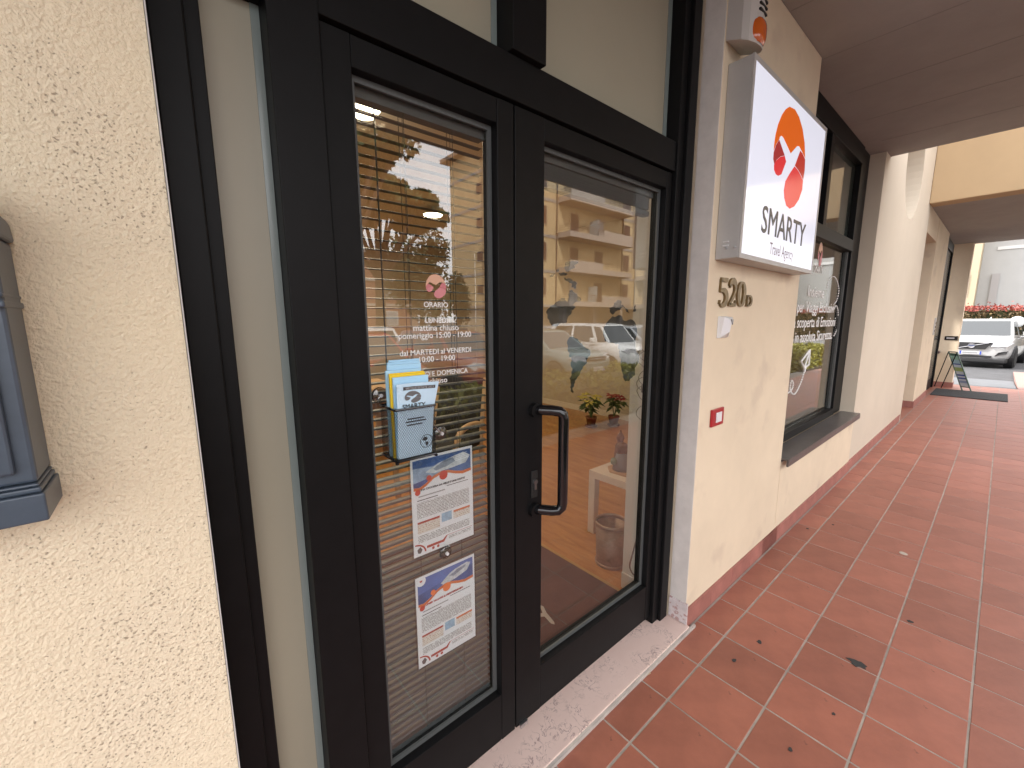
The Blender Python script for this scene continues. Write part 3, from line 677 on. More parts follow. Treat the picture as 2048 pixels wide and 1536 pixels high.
ringo = [(cc[0]+.0175*math.cos(a), cc[1]+.0175*math.sin(a)) for a in [2*math.pi*q/24 for q in range(24)]]
ringi = [(cc[0]+.0158*math.cos(a), cc[1]+.0158*math.sin(a)) for a in [2*math.pi*q/24 for q in range(24)]]
rg = MB()
for q in range(24): rg.quad(*[(p[0], 0, p[1]) for p in (ringo[q], ringo[(q+1) % 24], ringi[(q+1) % 24], ringi[q])])
o = rg.build('globe_ring', INK, fp); onpage(o)
pageflat([(.468, 1.206), (.474, 1.212), (.481, 1.211), (.484, 1.205), (.478, 1.201), (.473, 1.202)], 'globe_land', INK); pageflat([(.477, 1.199), (.484, 1.198), (.486, 1.193), (.481, 1.185), (.478, 1.191)], 'globe_land', INK)

# ---- world map in dark vinyl inside the right glass
wm = thing('world_map_decal', 'dark vinyl world map stuck inside the right door glass', 'decal', (0, 0, 0))
VIN = mat('dark_vinyl', (.012, .011, .010), .5)
MAPS = [[(395,962),(398,1060),(412,1120),(445,1172),(447,1250),(440,1330),(428,1400),(424,1450),(430,1490),(452,1512),(462,1500),(450,1470),(468,1420),(500,1350),(530,1300),(556,1260),(580,1222),(600,1180),(632,1120),(645,1085),(632,1058),(590,1040),(560,1010),(545,985),(510,950),(470,930),(440,915),(410,935)],
 [(178,640),(186,690),(205,740),(222,790),(248,812),(296,800),(330,770),(384,775),(392,740),(420,690),(440,640),(480,612),(478,590),(452,580),(470,560),(540,535),(528,500),(500,470),(478,455),(440,420),(415,430),(412,500),(404,552),(384,540),(372,512),(330,505),(300,540),(240,585)],
 [(352,290),(420,300),(455,330),(498,352),(490,400),(468,412),(440,395),(448,360),(400,330),(365,318)], [(300,250),(345,240),(398,252),(360,268),(320,270)], [(372,150),(400,120),(450,110),(502,118),(515,140),(470,160),(480,185),(440,200),(410,232),(380,228),(360,190)], [(222,260),(262,245),(250,275),(215,285)], [(270,205),(300,200),(310,222),(284,232)],
 [(782,815),(776,900),(790,955),(830,985),(885,985),(938,1000),(950,1060),(948,1110),(962,1200),(975,1290),(990,1360),(1010,1392),(1050,1392),(1085,1350),(1112,1300),(1118,1240),(1118,1000),(1118,780),(1085,740),(1040,740),(1010,752),(985,738),(960,692),(920,700),(868,702),(830,745)],
 [(832,618),(850,622),(846,655),(870,682),(905,650),(940,640),(1000,602),(1040,660),(1050,670),(1040,640),(990,585),(968,580),(955,530),(925,530),(890,560),(880,600)], [(1085,655),(1100,600),(1118,580),(1120,650)]]
for poly in MAPS:
    rm = random.Random(int(poly[0][0]))
    for it in range(2):
        q_ = []
        for i in range(len(poly)):
            a, b = poly[i], poly[(i+1) % len(poly)]; L_ = math.hypot(b[0]-a[0], b[1]-a[1]); d_ = rm.uniform(-.22, .22)
            q_ += [a, ((a[0]+b[0])/2-(b[1]-a[1])*d_, (a[1]+b[1])/2+(b[0]-a[0])*d_)]
        poly = q_
    pp = [PY(1060+x/5.296, 500+y/5.296, 1.0065) for x, y in poly]
    flat([(p.x, p.z) for p in pp], 1.0070, 'continent', VIN, wm, .0005)

# ================================================================== THINGS ON THE PIER
sg = thing('light_box_sign', 'square backlit white travel agency sign with orange and red logo', 'sign', (0, 0, 0))
CASE = mat('sign_aluminium', (.46, .45, .44), .45, metal=.2, var=.05, vscale=10)
sx0, sx1, sy0, sy1, sz0, sz1 = 1.866, 2.878, .748, .8445, 1.757, 2.525
MB().box(sx0, sx1, sy0+.004, sy1, sz0, sz1).build('casing', CASE, sg, bevel=.003)
fw = .019
MB().box(sx0-.001, sx1+.001, sy0-.003, sy0+.0035, sz1-fw, sz1+.001).box(sx0-.001, sx1+.001, sy0-.003, sy0+.0035, sz0-.001, sz0+fw).box(sx0-.001, sx0+fw, sy0-.003, sy0+.0035, sz0+fw, sz1-fw).box(sx1-fw, sx1+.001, sy0-.003, sy0+.0035, sz0+fw, sz1-fw).build('front_frame', CASE, sg)
SF = mat('sign_face', (.46, .47, .54), .12, emit=.46)
MB().box(sx0+fw, sx1-fw, sy0-.001, sy0+.003, sz0+fw, sz1-fw).build('lit_face', SF, sg)
yF = sy0-.0014
SC = dict(orange=mat('sign_orange', (.50, .085, .004), .2, emit=.34), dark_left=mat('sign_dark_red', (.22, .018, .018), .2, emit=.4), red_left=mat('sign_red', (.46, .02, .025), .2, emit=.36), dark_right=mat('sign_brick', (.30, .02, .012), .2, emit=.4), red_right=mat('sign_red', (.46, .02, .025), .2, emit=.36))
logo(sg, LB[0], LB[1], LB[2], LB[3], yF, SC, .0005)
SIK = mat('sign_ink', (.028, .028, .03), .3)
a = PY(1430+302/3.268, 90+1215/3.268, .745); b = PY(1430+583/3.268, 90+1318/3.268, .745)
zb_ = PY(1430+440/3.268, 90+1268/3.268, .745).z
text('sign_name', 'SMARTY', a.x, b.x, zb_, yF-.001, SIK, sg, .008, .118)
a = PY(1430+358/3.268, 90+1355/3.268, .745); b = PY(1430+510/3.268, 90+1400/3.268, .745); zb_ = PY(1430+435/3.268, 90+1385/3.268, .745).z
text('sign_subtitle', 'Travel Agency', a.x, b.x, zb_, yF, mat('sign_plum', (.10, .025, .05), .3), sg, 0, .055)
for (yy, zz) in ((.765, 1.80), (.80, 1.80)): MB().lathe([(.0001, -.008), (.004, -.007), (.005, 0)], (sx0-.0005, yy, zz), 'x', 10).build('side_screw', STEEL, sg)
for zz in (1.79, 1.806): MB().tube([(sx0-.001, .79, zz+.02), (sx0-.001, .815, zz+.02)], .003, 8).build('cable_clip', PLASTW, sg)

# alarm siren
sr = thing('alarm_siren', 'white alarm siren box with orange lamp above the lit sign', 'alarm', (0, 0, 0))
SHELL = mat('siren_shell', (.50, .475, .45), .45)
q0, q1, zz0, zz1 = 1.826, 1.972, 2.595, 2.93
m = MB()
qc = (q0+q1)/2; prof = [(q0, .8445), (q0, .785), (q0+.012, .762), (q0+.04, .744), (qc, .738), (q1-.04, .744), (q1-.012, .762), (q1, .785), (q1, .8445)]
lo = [(xx, yy, zz0+(.8445-yy)*-.38) for xx, yy in prof]; hi = [(xx, yy, zz1) for xx, yy in prof]; n_ = len(prof)
m.add(lo+hi, [tuple(range(n_)), tuple(range(2*n_-1, n_-1, -1))]+[(i, (i+1) % n_, (i+1) % n_+n_, i+n_) for i in range(n_)])
m.build('shell', SHELL, sr, bevel=.003)
lens = MB(); ce = Vector((qc, .738, zz0+.012)); NU = 10; vs = []
for i in range(NU+1):
    for j in range(NU+1):
        u, v = i/NU*2-1, j/NU*2-1
        xx = ce.x+.058*u*(1-.1*v*v); yp = .740+.035*abs(u)**3
        vs.append((xx, yp-.003-.010*(1-u**4)*(1-v**4), ce.z+.044*v*(1-.15*u*u)))
lens.add(vs, [(i*(NU+1)+j, (i+1)*(NU+1)+j, (i+1)*(NU+1)+j+1, i*(NU+1)+j+1) for i in range(NU) for j in range(NU)])
lo_ = lens.build('lamp_lens', mat('siren_orange', (.52, .10, .01), .15, coat=.4), sr, True)
for k in range(9):
    z_ = zz0+.076+.021*k
    MB().box(qc-.032, qc+.032, .7365, .745, z_, z_+.007).build('sound_slot', ALU2, sr)

# house number 520D cast in bronze
BRZ = mat('bronze', (.20, .145, .075), .38, metal=.8, var=.3, vscale=40)
hn = thing('house_number', 'bronze house number 520D below the lit sign', 'house number', (0, 0, 0))
def stroke(path, nm, x0, z0, sx, sz, d=.010):
    """path: (x, z, half width) polyline -> raised metal ribbon"""
    m = MB(); L_, R_ = [], []
    for i, (x, z, hw) in enumerate(path):
        a = path[max(i-1, 0)]; b = path[min(i+1, len(path)-1)]; tx, tz = (b[0]-a[0])*sx, (b[1]-a[1])*sz; l = math.hypot(tx, tz) or 1
        nx, nz = -tz/l, tx/l
        L_.append((x0+x*sx+nx*hw*sx, z0+z*sz+nz*hw*sx)); R_.append((x0+x*sx-nx*hw*sx, z0+z*sz-nz*hw*sx))
    for i in range(len(path)-1):
        q = [L_[i], L_[i+1], R_[i+1], R_[i]]
        m.add([(x, .8445, z) for x, z in q]+[(x, .8445-d, z) for x, z in q], [(0, 1, 2, 3), (7, 6, 5, 4), (0, 4, 5, 1), (1, 5, 6, 2), (2, 6, 7, 3), (3, 7, 4, 0)])
    return m
def arcp(cx, cz, rx, rz, a0, a1, w0, w1, n=12):
    out = []
    for i in range(n+1):
        t = i/n; a = R(a0+(a1-a0)*t); out.append((cx+rx*math.cos(a), cz+rz*math.sin(a), w0+(w1-w0)*math.sin(math.pi*t)))
    return out
D_ = {}
m5 = stroke([(.16, .98, .09), (.85, .98, .10)], '', 1.915, 1.562, .095, .118); 
for pth in ([(.16, 1.0, .035), (.13, .52, .035)], [(.13, .55, .03)]+arcp(.42, .30, .42, .29, 130, -120, .04, .17, 14), [(.10, .14, .09), (.2, .12, .09)]):
    q = stroke(pth, '', 1.915, 1.562, .095, .118); m5.add(q.v, q.f)
m5.build('digit_five', BRZ, hn)
m2_ = stroke(arcp(.42, .70, .34, .28, 165, -25, .09, .16, 12)+[(.58, .38, .10), (.15, .06, .06)], '', 2.014, 1.562, .095, .118)
for pth in ([(.08, .06, .07), (.85, .06, .09)], [(.82, .05, .04), (.86, .24, .03)], [(.12, .78, .08), (.2, .76, .08)]):
    q = stroke(pth, '', 2.014, 1.562, .095, .118); m2_.add(q.v, q.f)
m2_.build('digit_two', BRZ, hn)
m0 = stroke(arcp(.45, .5, .33, .46, 90, 270, .04, .15, 14), '', 2.112, 1.562, .105, .118); q = stroke(arcp(.45, .5, .33, .46, 270, 450, .04, .15, 14), '', 2.112, 1.562, .105, .118); m0.add(q.v, q.f)
m0.build('digit_zero', BRZ, hn)
md = stroke([(.2, .0, .09), (.2, 1, .09)], '', 2.222, 1.566, .078, .052)
for pth in ([(.05, .96, .05), (.45, .96, .05)], [(.05, .04, .05), (.45, .04, .05)], arcp(.42, .5, .42, .46, 90, -90, .05, .11, 12)):
    q = stroke(pth, '', 2.222, 1.566, .078, .052); md.add(q.v, q.f)
md.build('letter_d', BRZ, hn)

# motion sensor
ms = thing('motion_sensor', 'small white wall motion sensor below the house number', 'sensor', (1.983, .8445, 1.465))
m = MB(); w_, h_ = .046, .05
m.add([(-w_, 0, -h_), (w_, 0, -h_), (w_, 0, h_), (-w_, 0, h_), (-w_+.004, -.016, -h_+.003), (w_-.004, -.016, -h_+.003), (w_-.004, -.030, h_-.004), (-w_+.004, -.030, h_-.004), (0, -.038, -.02), (0, -.046, .03)],
      [(0, 1, 2, 3), (0, 4, 8, 5, 1), (1, 5, 6, 2), (2, 6, 9, 7, 3), (3, 7, 4, 0), (4, 7, 9, 8), (5, 8, 9, 6)])
m.build('housing', PLASTW, ms, bevel=.002)
MB().add([(-.012, -.0475, .036), (.016, -.045, .036), (.004, -.0475, .012), (-.012, -.043, .036), (.016, -.040, .036), (.004, -.043, .012)], [(0, 1, 2), (5, 4, 3), (0, 3, 4, 1), (1, 4, 5, 2), (2, 5, 3, 0)]).build('lens', mat('sensor_grey', (.25, .25, .26), .3), ms)
# red switch plate
sw = thing('red_switch_plate', 'red rectangular wall plate with two white push buttons', 'switch', (1.992, .8445, 1.038))
MB().box(-.063, .063, -.011, 0, -.042, .042).build('plate', mat('switch_red', (.36, .012, .018), .3), sw, bevel=.003)
MB().box(-.024, .0045, -.015, -.0112, -.024, .024).build('button', PLASTW, sw, bevel=.001); MB().box(.006, .034, -.015, -.0112, -.024, .024).build('button', PLASTW, sw, bevel=.001)

# mail box on the stucco wall
mb = thing('mail_box', 'dark blue grey moulded mail box on the stucco wall', 'mail box', (0, 0, 0))
MBM = mat('mailbox_blue', (.055, .075, .105), .42, var=.12, vscale=30, coat=.15); MBD = mat('mailbox_side', (.05, .055, .055), .55)
xr = -.140
MB().box(-.40, xr, .765, .8445, 1.300, 1.60).build('body', MBM, mb, bevel=.004)
MB().box(-.395, xr-.016, .757, .7645, 1.315, 1.50).build('front_panel', MBM, mb, bevel=.003)
MB().box(-.345, xr-.040, .7555, .7605, 1.335, 1.455).build('door', MBM, mb, bevel=.002)
for dx in (-.001,): MB().tube([(xr-.04, .754, 1.325), (xr-.04, .754, 1.458)], .004, 10).build('door_hinge', MBM, mb, True)
MB().tube([(-.34, .755, 1.333), (xr-.036, .755, 1.333)], .0045, 10).build('door_trim', MBM, mb, True)
MB().box(-.41, xr+.006, .751, .8445, 1.252, 1.288).box(-.405, xr+.003, .757, .8445, 1.2885, 1.295).box(-.402, xr+.001, .760, .8445, 1.2955, 1.2995).build('plinth', MBM, mb, bevel=.002)
MB().box(-.41, xr+.002, .754, .8445, 1.517, 1.525).box(-.405, xr+.001, .758, .8445, 1.529, 1.534).build('cornice', MBM, mb, bevel=.002)
roof = MB().prism_y([(-.41, 1.6005), (xr+.004, 1.6005), (xr+.002, 1.625), (xr-.012, 1.645), (-.27, 1.70), (-.40, 1.645)], .752, .8445).build('roof', MBM, mb, bevel=.004)
MB().lathe([(.0001, .0), (.012, .002), (.012, .012), (.006, .016), (.010, .026), (.0001, .034)], (xr-.012, .79, 1.641), 'z', 12).build('finial', MBM, mb, True)

# ================================================================== SHOP WINDOW
wn = thing('shop_window', 'black framed shop window with white slogan lettering right of the sign', 'window', (0, 0, 0))
wx0, wx1, wz0, wz1 = 3.0305, 5.0895, .60, CZ-.001
YW = .955
MB().box(wx0, wx0+.10, YW, 1.04, wz0, wz1).build('frame_post', ALU, wn, bevel=.002)
MB().box(wx1-.27, wx1, YW+.01, 1.04, wz0, wz1).build('frame_post', ALU, wn, bevel=.002)
MB().box(wx0+.101, wx1-.271, YW, 1.04, wz0, wz0+.06).build('frame_rail', ALU, wn, bevel=.002)
MB().box(wx0+.101, wx1-.271, YW, 1.04, wz1-.14, wz1).build('frame_rail', ALU, wn, bevel=.002)
MB().box(wx0+.101, wx1-.271, YW, 1.04, 2.10, 2.195).build('transom_rail', ALU, wn, bevel=.002)
MB().box(3.85, 3.925, YW+.005, 1.04, 2.196, wz1-.141).build('upper_mullion', ALU, wn, bevel=.002)
GW = glass_mat('shop_window_glass', (.70, .73, .72), .07)
MB().box(wx0+.1005, wx1-.2705, 1.0, 1.006, wz0+.0605, 2.0995).build('lower_pane', GW, wn)
MB().box(wx0+.1005, 3.8495, 1.0, 1.006, 2.1955, wz1-.1405).build('upper_pane', GW, wn); MB().box(3.9255, wx1-.2705, 1.0, 1.006, 2.1955, wz1-.1405).build('upper_pane', GW, wn)
MB().box(wx1-.31, wx1-.271, .985, .999, wz0+.061, 2.099).build('glazing_seal', BEADM, wn)
box('transom_film', wx0+.11, wx1-.28, 1.0075, 1.0085, 2.20, wz1-.145, mat('upper_film', (.16, .17, .155), .5), wn)
sl = tag(MB().box(wx0-.002, 5.105, .805, .954, .585, .596).box(wx0-.002, 5.105, .803, .815, .545, .5845).box(wx0+.02, 5.08, .8455, .954, .566, .584).build('window_sill', mat('sill_brown', (.085, .075, .072), .32, var=.25, vscale=6), None, bevel=.001), 'dark brown folded metal sill below the shop window', 'window sill')
# slogan and drawing
st = thing('window_lettering', 'white slogan with dotted flight path and paper plane on window', 'lettering', (0, 0, 0))
YT = .9985
def wz_(x, y): return PY(1560+x/3.072, 450+y/3.072, YT)
def wline(body, xl, xr, yl, yr, h, bold=0):
    a, b = wz_(xl, yl), wz_(xr, yr); return text('lettering_line', body, a.x, b.x, (a.z+b.z)/2, YT, WHITEV, st, bold, h)
wline('Insieme', 170, 268, 442, 444, .085, .008); wline('per', 105, 143, 536, 536, .085, .008); wline('Viaggi', 156, 230, 536, 537, .085, .008); wline('Esclusivi', 240, 328, 537, 538, .085, .008)
a = wz_(335, 625); b = wz_(75, 640)
wline('alla scoperta di Emozioni', 48, 336, 632, 622, .085, .008); wline('e in assoluta Sicurezza.', 64, 318, 728, 698, .085, .008)
wline('SMARTY', 208, 263, 292, 296, .06, .01)
a, b = wz_(226, 255), wz_(268, 112); logo(st, a.x, b.x, a.z, b.z, YT, PK)
def dashes(pts, nm, solid=False, r=.004):
    P_ = [wz_(*p) for p in pts]; m = MB()
    for i in range(len(P_)-1):
        a, b = P_[i], P_[i+1]
        for t0, t1 in (((0, 1),) if solid else ((.0, .6),)):
            m.tube([lerp(a, b, t0), lerp(a, b, t1)], r, 5)
    return m.build(nm, WHITEV, st)
def smooth(pts, n):
    out = []
    for i in range(len(pts)-1):
        p0, p1, p2, p3 = pts[max(i-1, 0)], pts[i], pts[i+1], pts[min(i+2, len(pts)-1)]
        for k in range(n):
            t = k/n; out.append(tuple(.5*((2*b_)+(-a_+c_)*t+(2*a_-5*b_+4*c_-d_)*t*t+(-a_+3*b_-3*c_+d_)*t**3) for a_, b_, c_, d_ in zip(p0, p1, p2, p3)))
    return out+[pts[-1]]
dashes(smooth([(288, 395), (300, 340), (330, 316), (352, 345), (362, 400), (350, 460), (335, 485)], 4), 'dotted_path')
dashes(smooth([(330, 520), (345, 495), (356, 520), (358, 580), (350, 640), (330, 685)], 4), 'dotted_path')
dashes(smooth([(148, 905), (130, 960), (110, 1010), (88, 1040), (70, 1028), (62, 1000), (72, 955), (82, 975), (72, 1012), (45, 1034), (22, 1030)], 4), 'dotted_path', False, .005)
dashes([(184, 768), (132, 838), (150, 880), (184, 768), (178, 858), (150, 880), (152, 902), (160, 868)], 'paper_plane', True, .006)
# notices inside the window
NB = mat('notice_blue', (.30, .42, .50), .5, var=.25, vscale=12)
for (x0_, y0_, x1_, y1_, lab) in ((285, 690, 375, 880, 'upper blue printed notice inside the shop window'), (262, 905, 352, 1100, 'lower blue printed notice inside the shop window')):
    a, b = PY(1560+x0_/3.072, 450+y1_/3.072, 1.06), PY(1560+x1_/3.072, 450+y0_/3.072, 1.06)
    p = thing('window_notice', lab, 'notice', (0, 0, 0), 'notices inside the shop window')
    box('sheet', a.x, b.x, 1.058, 1.06, a.z, b.z, NB, p); box('heading', a.x+.03, b.x-.03, 1.0565, 1.0578, b.z-.08, b.z-.04, WHITEV, p)
dc = thing('yellow_stand', 'narrow yellow display stand inside the shop window', 'stand', (0, 0, 0))
a, b = PY(1560+262/3.072, 450+905/3.072, 1.1), PY(1560+285/3.072, 450+655/3.072, 1.1)
YLW = mat('stand_yellow', (.55, .33, .04), .5)
box('post', a.x, b.x, 1.10, 1.13, .05, b.z, YLW, dc); box('arm', a.x-.35, b.x, 1.131, 1.15, b.z-.04, b.z-.001, YLW, dc); box('base', a.x-.15, b.x+.15, 1.075, 1.25, .041, .0495, YLW, dc)

# ================================================================== SHOP INTERIOR
FI = .04
struct(box('shop_floor', -.8, 5.07, 1.061, 7.2, -.1, FI, MATS['laminate']))
IW = mat('interior_wall', (.52, .44, .33), .85, var=.03)
iw = struct(box('shop_side_wall', 5.0705, 5.20, 1.171, 7.2, -.1, CZ-.002, IW)); box('baseboard', 5.055, 5.070, 1.2, 7.19, FI+.001, FI+.09, mat('baseboard_cream', (.7, .62, .5), .6), iw)
struct(box('shop_back_wall', -.8, 5.0695, 7.201, 7.35, -.1, CZ-.002, IW)); struct(box('shop_left_wall', -.95, -.801, 1.251, 7.2, -.1, CZ-.002, IW))
struct(box('shop_ceiling', -.8, 5.069, 1.172, 7.199, 2.9, 2.93, mat('interior_ceiling', (.7, .66, .58), .9)))
ip = tag(box('inner_jamb', 1.8225, 1.86, 1.1705, 1.20, FI, CZ-.002, mat('jamb_white', (.66, .64, .61), .7)), 'white plastered edge of the pier just inside the door', 'wall')
box('jamb_face', 1.800, 1.8215, 1.0605, 1.1995, FI, CZ-.002, mat('jamb_white', (.66, .64, .61), .7), ip)
box('jamb_base', 1.792, 1.7995, 1.0605, 1.1995, FI, FI+.09, mat('jamb_white', (.66, .64, .61), .7), ip)
dm = thing('entrance_mat', 'dark brown entrance mat inside the glass door', 'doormat', (0, 0, 0))
box('mat', .30, 1.74, 1.08, 2.35, FI+.001, FI+.010, mat('mat_brown', (.055, .026, .024), .95, var=.1, bump=.4, bscale=300), dm)
box('edge_strip', 1.742, 1.762, 1.08, 2.35, FI+.001, FI+.009, mat('brass_strip', (.55, .36, .14), .35, metal=.6), dm)
ymat = mat('mat_letter', (.38, .34, .32), .9)
def fz(x, y): p = PZ(600+x/2.56, 936+y/2.56, FI+.0105); return (p.x, p.y)
MB().prism_z([fz(*q) for q in ((1226, 700), (1246, 708), (1262, 740), (1300, 786), (1304, 800), (1285, 796), (1252, 760), (1230, 762), (1226, 745), (1242, 742))], FI+.0101, FI+.0105).build('mat_letter', ymat, dm)
# low white table
tb_ = thing('side_table', 'low square white side table standing on the wood floor', 'table', (2.405, 1.44, FI))
TW = mat('table_white', (.66, .58, .53), .45)
MB().box(-.275, .275, -.275, .275, .40, .45).build('table_top', TW, tb_, bevel=.002)
for sx in (-1, 1):
    for sy in (-1, 1): MB().box(sx*.25-.025, sx*.25+.025, sy*.25-.025, sy*.25+.025, 0, .3995).build('leg', TW, tb_)
# nativity-like figurine group
fg = thing('figurine', 'small painted figurine group in grey blue robe on the white table', 'figurine', (2.275, 1.56, FI+.4505))
MB().prism_z([(-.075, -.09), (.06, -.10), (.10, -.02), (.085, .08), (-.02, .095), (-.085, .03)], 0, .012).build('base', mat('fig_base', (.42, .27, .17), .6), fg)
ROBE = mat('fig_robe', (.17, .19, .235), .7); HAIR = mat('fig_hair', (.085, .035, .018), .6); SKN = mat('fig_skin', (.42, .22, .14), .6)
MB().lathe([(.0001, .0122), (.062, .0122), (.058, .05), (.047, .09), (.040, .118), (.024, .132), (.0001, .136)], (0, -.005, 0), 'z', 18).build('robe', ROBE, fg, True)
MB().lathe([(.0001, .126), (.030, .128), (.040, .148), (.041, .168), (.034, .186), (.018, .196), (.0001, .198)], (0, -.004, 0), 'z', 16).build('hair', HAIR, fg, True)
MB().lathe([(.0001, .105), (.036, .11), (.036, .125), (.022, .14), (.0001, .14)], (.004, .0, 0), 'z', 14).build('scarf', mat('fig_dark', (.03, .025, .025), .7), fg, True)
MB().lathe([(.0001, .0122), (.045, .0122), (.040, .08), (.032, .16), (.018, .19), (.0001, .195)], (.045, .045, 0), 'z', 16).build('second_robe', mat('fig_brown', (.12, .06, .04), .7), fg, True)
MB().lathe([(.0001, .182), (.020, .188), (.028, .21), (.022, .232), (.010, .245), (.006, .262), (.0001, .27)], (.045, .045, 0), 'z', 14).build('second_head', HAIR, fg, True)
MB().lathe([(.0001, .05), (.018, .055), (.024, .075), (.016, .095), (.0001, .1)], (-.055, .02, 0), 'z', 12).build('child', mat('fig_green', (.16, .24, .2), .7), fg, True)
ds = thing('saucer', 'pink rimmed dish on the white table behind the figurine', 'dish', (2.47, 1.50, FI+.4505))
MB().lathe([(.0001, .0), (.05, .0), (.085, .018), (.09, .022), (.082, .020), (.05, .006), (.0001, .006)], (0, 0, 0), 'z', 24).build('plate', mat('dish_pink', (.50, .30, .28), .3), ds, True)
MB().lathe([(.0001, .0065), (.02, .0065), (.026, .02), (.018, .034), (.0001, .036)], (.02, .0, 0), 'z', 12).build('sweet', mat('dish_red', (.25, .04, .04), .4), ds, True)
# waste bin
wb = thing('waste_bin', 'perforated grey brown metal waste bin by the door jamb', 'waste bin', (1.945, 1.385, FI))
BINM = mat('bin_metal', (.23, .155, .115), .5, metal=.35, var=.2, vscale=60)
MB().lathe([(.078, .0), (.083, .0), (.086, .03), (.094, .245), (.092, .245), (.084, .03), (.0001, .012), (.0001, .0)], (0, 0, 0), 'z', 28).build('body', BINM, wb, True)
MB().lathe([(.094, .245), (.098, .248), (.099, .265), (.094, .272), (.089, .265), (.091, .247), (.094, .245)], (0, 0, 0), 'z', 28, False).build('rim', mat('bin_rim', (.30, .22, .17), .35, metal=.5), wb, True)
MB().lathe([(.088, .0), (.091, .001), (.092, .018), (.088, .02)], (0, 0, 0), 'z', 28, False).build('foot_ring', mat('bin_rim', (.30, .22, .17), .35, metal=.5), wb, True)
# cables
cb = thing('hanging_cables', 'tangle of thin grey cables hanging on the inner door jamb', 'cable', (0, 0, 0))
CBM = mat('cable_grey', (.20, .18, .17), .6)
rc = random.Random(5)
for k in range(4):
    pts = []; x0 = 1.793
    for i in range(14):
        t = i/13; pts.append((x0-.004+rc.uniform(-.002, .002), 1.10+.05*math.sin(t*math.pi*(2+k*.7)+k)+rc.uniform(-.008, .008), 1.36-t*(.22+.05*k)))
    MB().tube(smooth(pts, 3), .0018, 5).build('cable', CBM, cb)
MB().lathe([(.0001, 0), (.008, .004), (.010, .03), (.006, .045), (.0001, .048)], (1.790, 1.12, 1.14), 'z', 10).build('cable_switch', CBM, cb, True)
rp = thing('red_flex', 'short brown loop of flex hanging low on the inner jamb', 'cable', (0, 0, 0))
MB().tube(smooth([(1.787, 1.105, .40), (1.780, 1.115, .34), (1.776, 1.13, .26), (1.776, 1.14, .20), (1.780, 1.12, .165), (1.786, 1.09, .16)], 5), .0045, 6).build('flex', mat('flex_brown', (.17, .085, .07), .4), rp, True)
MB().lathe([(.0001, 0), (.012, .002), (.012, .02), (.0001, .024)], (1.787, 1.105, .395), 'z', 10).build('flex_end', mat('flex_dark', (.06, .04, .04), .5), rp)

# poinsettias
def poinsettia(loc, lab, bract, nb, spread, h, lean, seed):
    r = random.Random(seed); p = thing('potted_poinsettia', lab, 'potted plant', loc, 'poinsettias on the shop floor')
    MB().lathe([(.0001, 0), (.075, 0), (.085, .012), (.085, .022), (.0001, .022)], (0, 0, 0), 'z', 20).build('saucer', mat('pot_saucer', (.20, .055, .03), .6), p)
    MB().lathe([(.0001, .0225), (.055, .0225), (.072, .12), (.078, .12), (.078, .145), (.066, .145), (.062, .13), (.0001, .13)], (0, 0, 0), 'z', 20).build('pot', mat('pot_clay', (.24, .06, .035), .65), p, True)
    stems = MB(); tips = []
    for k in range(nb):
        a = 2*math.pi*k/nb+r.uniform(-.3, .3); d = spread*r.uniform(.4, 1)
        tip = Vector((d*math.cos(a)+lean[0], d*math.sin(a)+lean[1], h*r.uniform(.8, 1.05))); tips.append(tip)
        stems.tube([(0, 0, .13), tip*.5+Vector((0, 0, .06)), tip], [.007, .006, .004], 6)
    stems.build('stem', mat('stem_green', (.07, .10, .03), .6), p)
    def leafs(nm, m, gen):
        mm = MB()
        for (c0, dr_, L, W) in gen:
            dr_ = dr_.normalized(); side = dr_.cross(Vector((0, 0, 1))).normalized(); dn = Vector((0, 0, -1))
            a = c0; b = c0+dr_*L*.5+side*W+dn*L*.06; c_ = c0+dr_*L+dn*L*.28; d_ = c0+dr_*L*.5-side*W+dn*L*.06; e = c0+dr_*L*.5+Vector((0, 0, .008))
            mm.add([a, b, c_, d_, e], [(0, 1, 4), (1, 2, 4), (2, 3, 4), (3, 0, 4)])
        return mm.build(nm, m, p)
    br, gr = [], []
    for t in tips:
        for q in range(9):
            a = 2*math.pi*q/9+r.uniform(-.2, .2); br.append((t+Vector((0, 0, r.uniform(-.01, .012))), Vector((math.cos(a), math.sin(a), r.uniform(-.1, .45))), r.uniform(.075, .125), .022))
        for q in range(10):
            a = r.uniform(0, 6.28); zz = r.uniform(.45, .9); gr.append((Vector((t.x*zz, t.y*zz, .13+(t.z-.13)*zz)), Vector((math.cos(a), math.sin(a), r.uniform(-.3, .3))), r.uniform(.10, .16), .030))
    leafs('bract', bract, br); leafs('leaf', mat('leaf_dark_green', (.035, .07, .02), .5), gr)
YB = mat('bract_yellow', (.55, .46, .10), .5); RB = mat('bract_red', (.28, .012, .03), .5)
poinsettia((4.40, 3.53, FI), 'yellow and green poinsettia in a clay pot on the wood floor', YB, 5, .17, .44, (-.03, .02), 2)
poinsettia((4.68, 3.36, FI), 'dark red poinsettia in a clay pot against the shop wall', RB, 4, .16, .45, (.02, 0), 4)

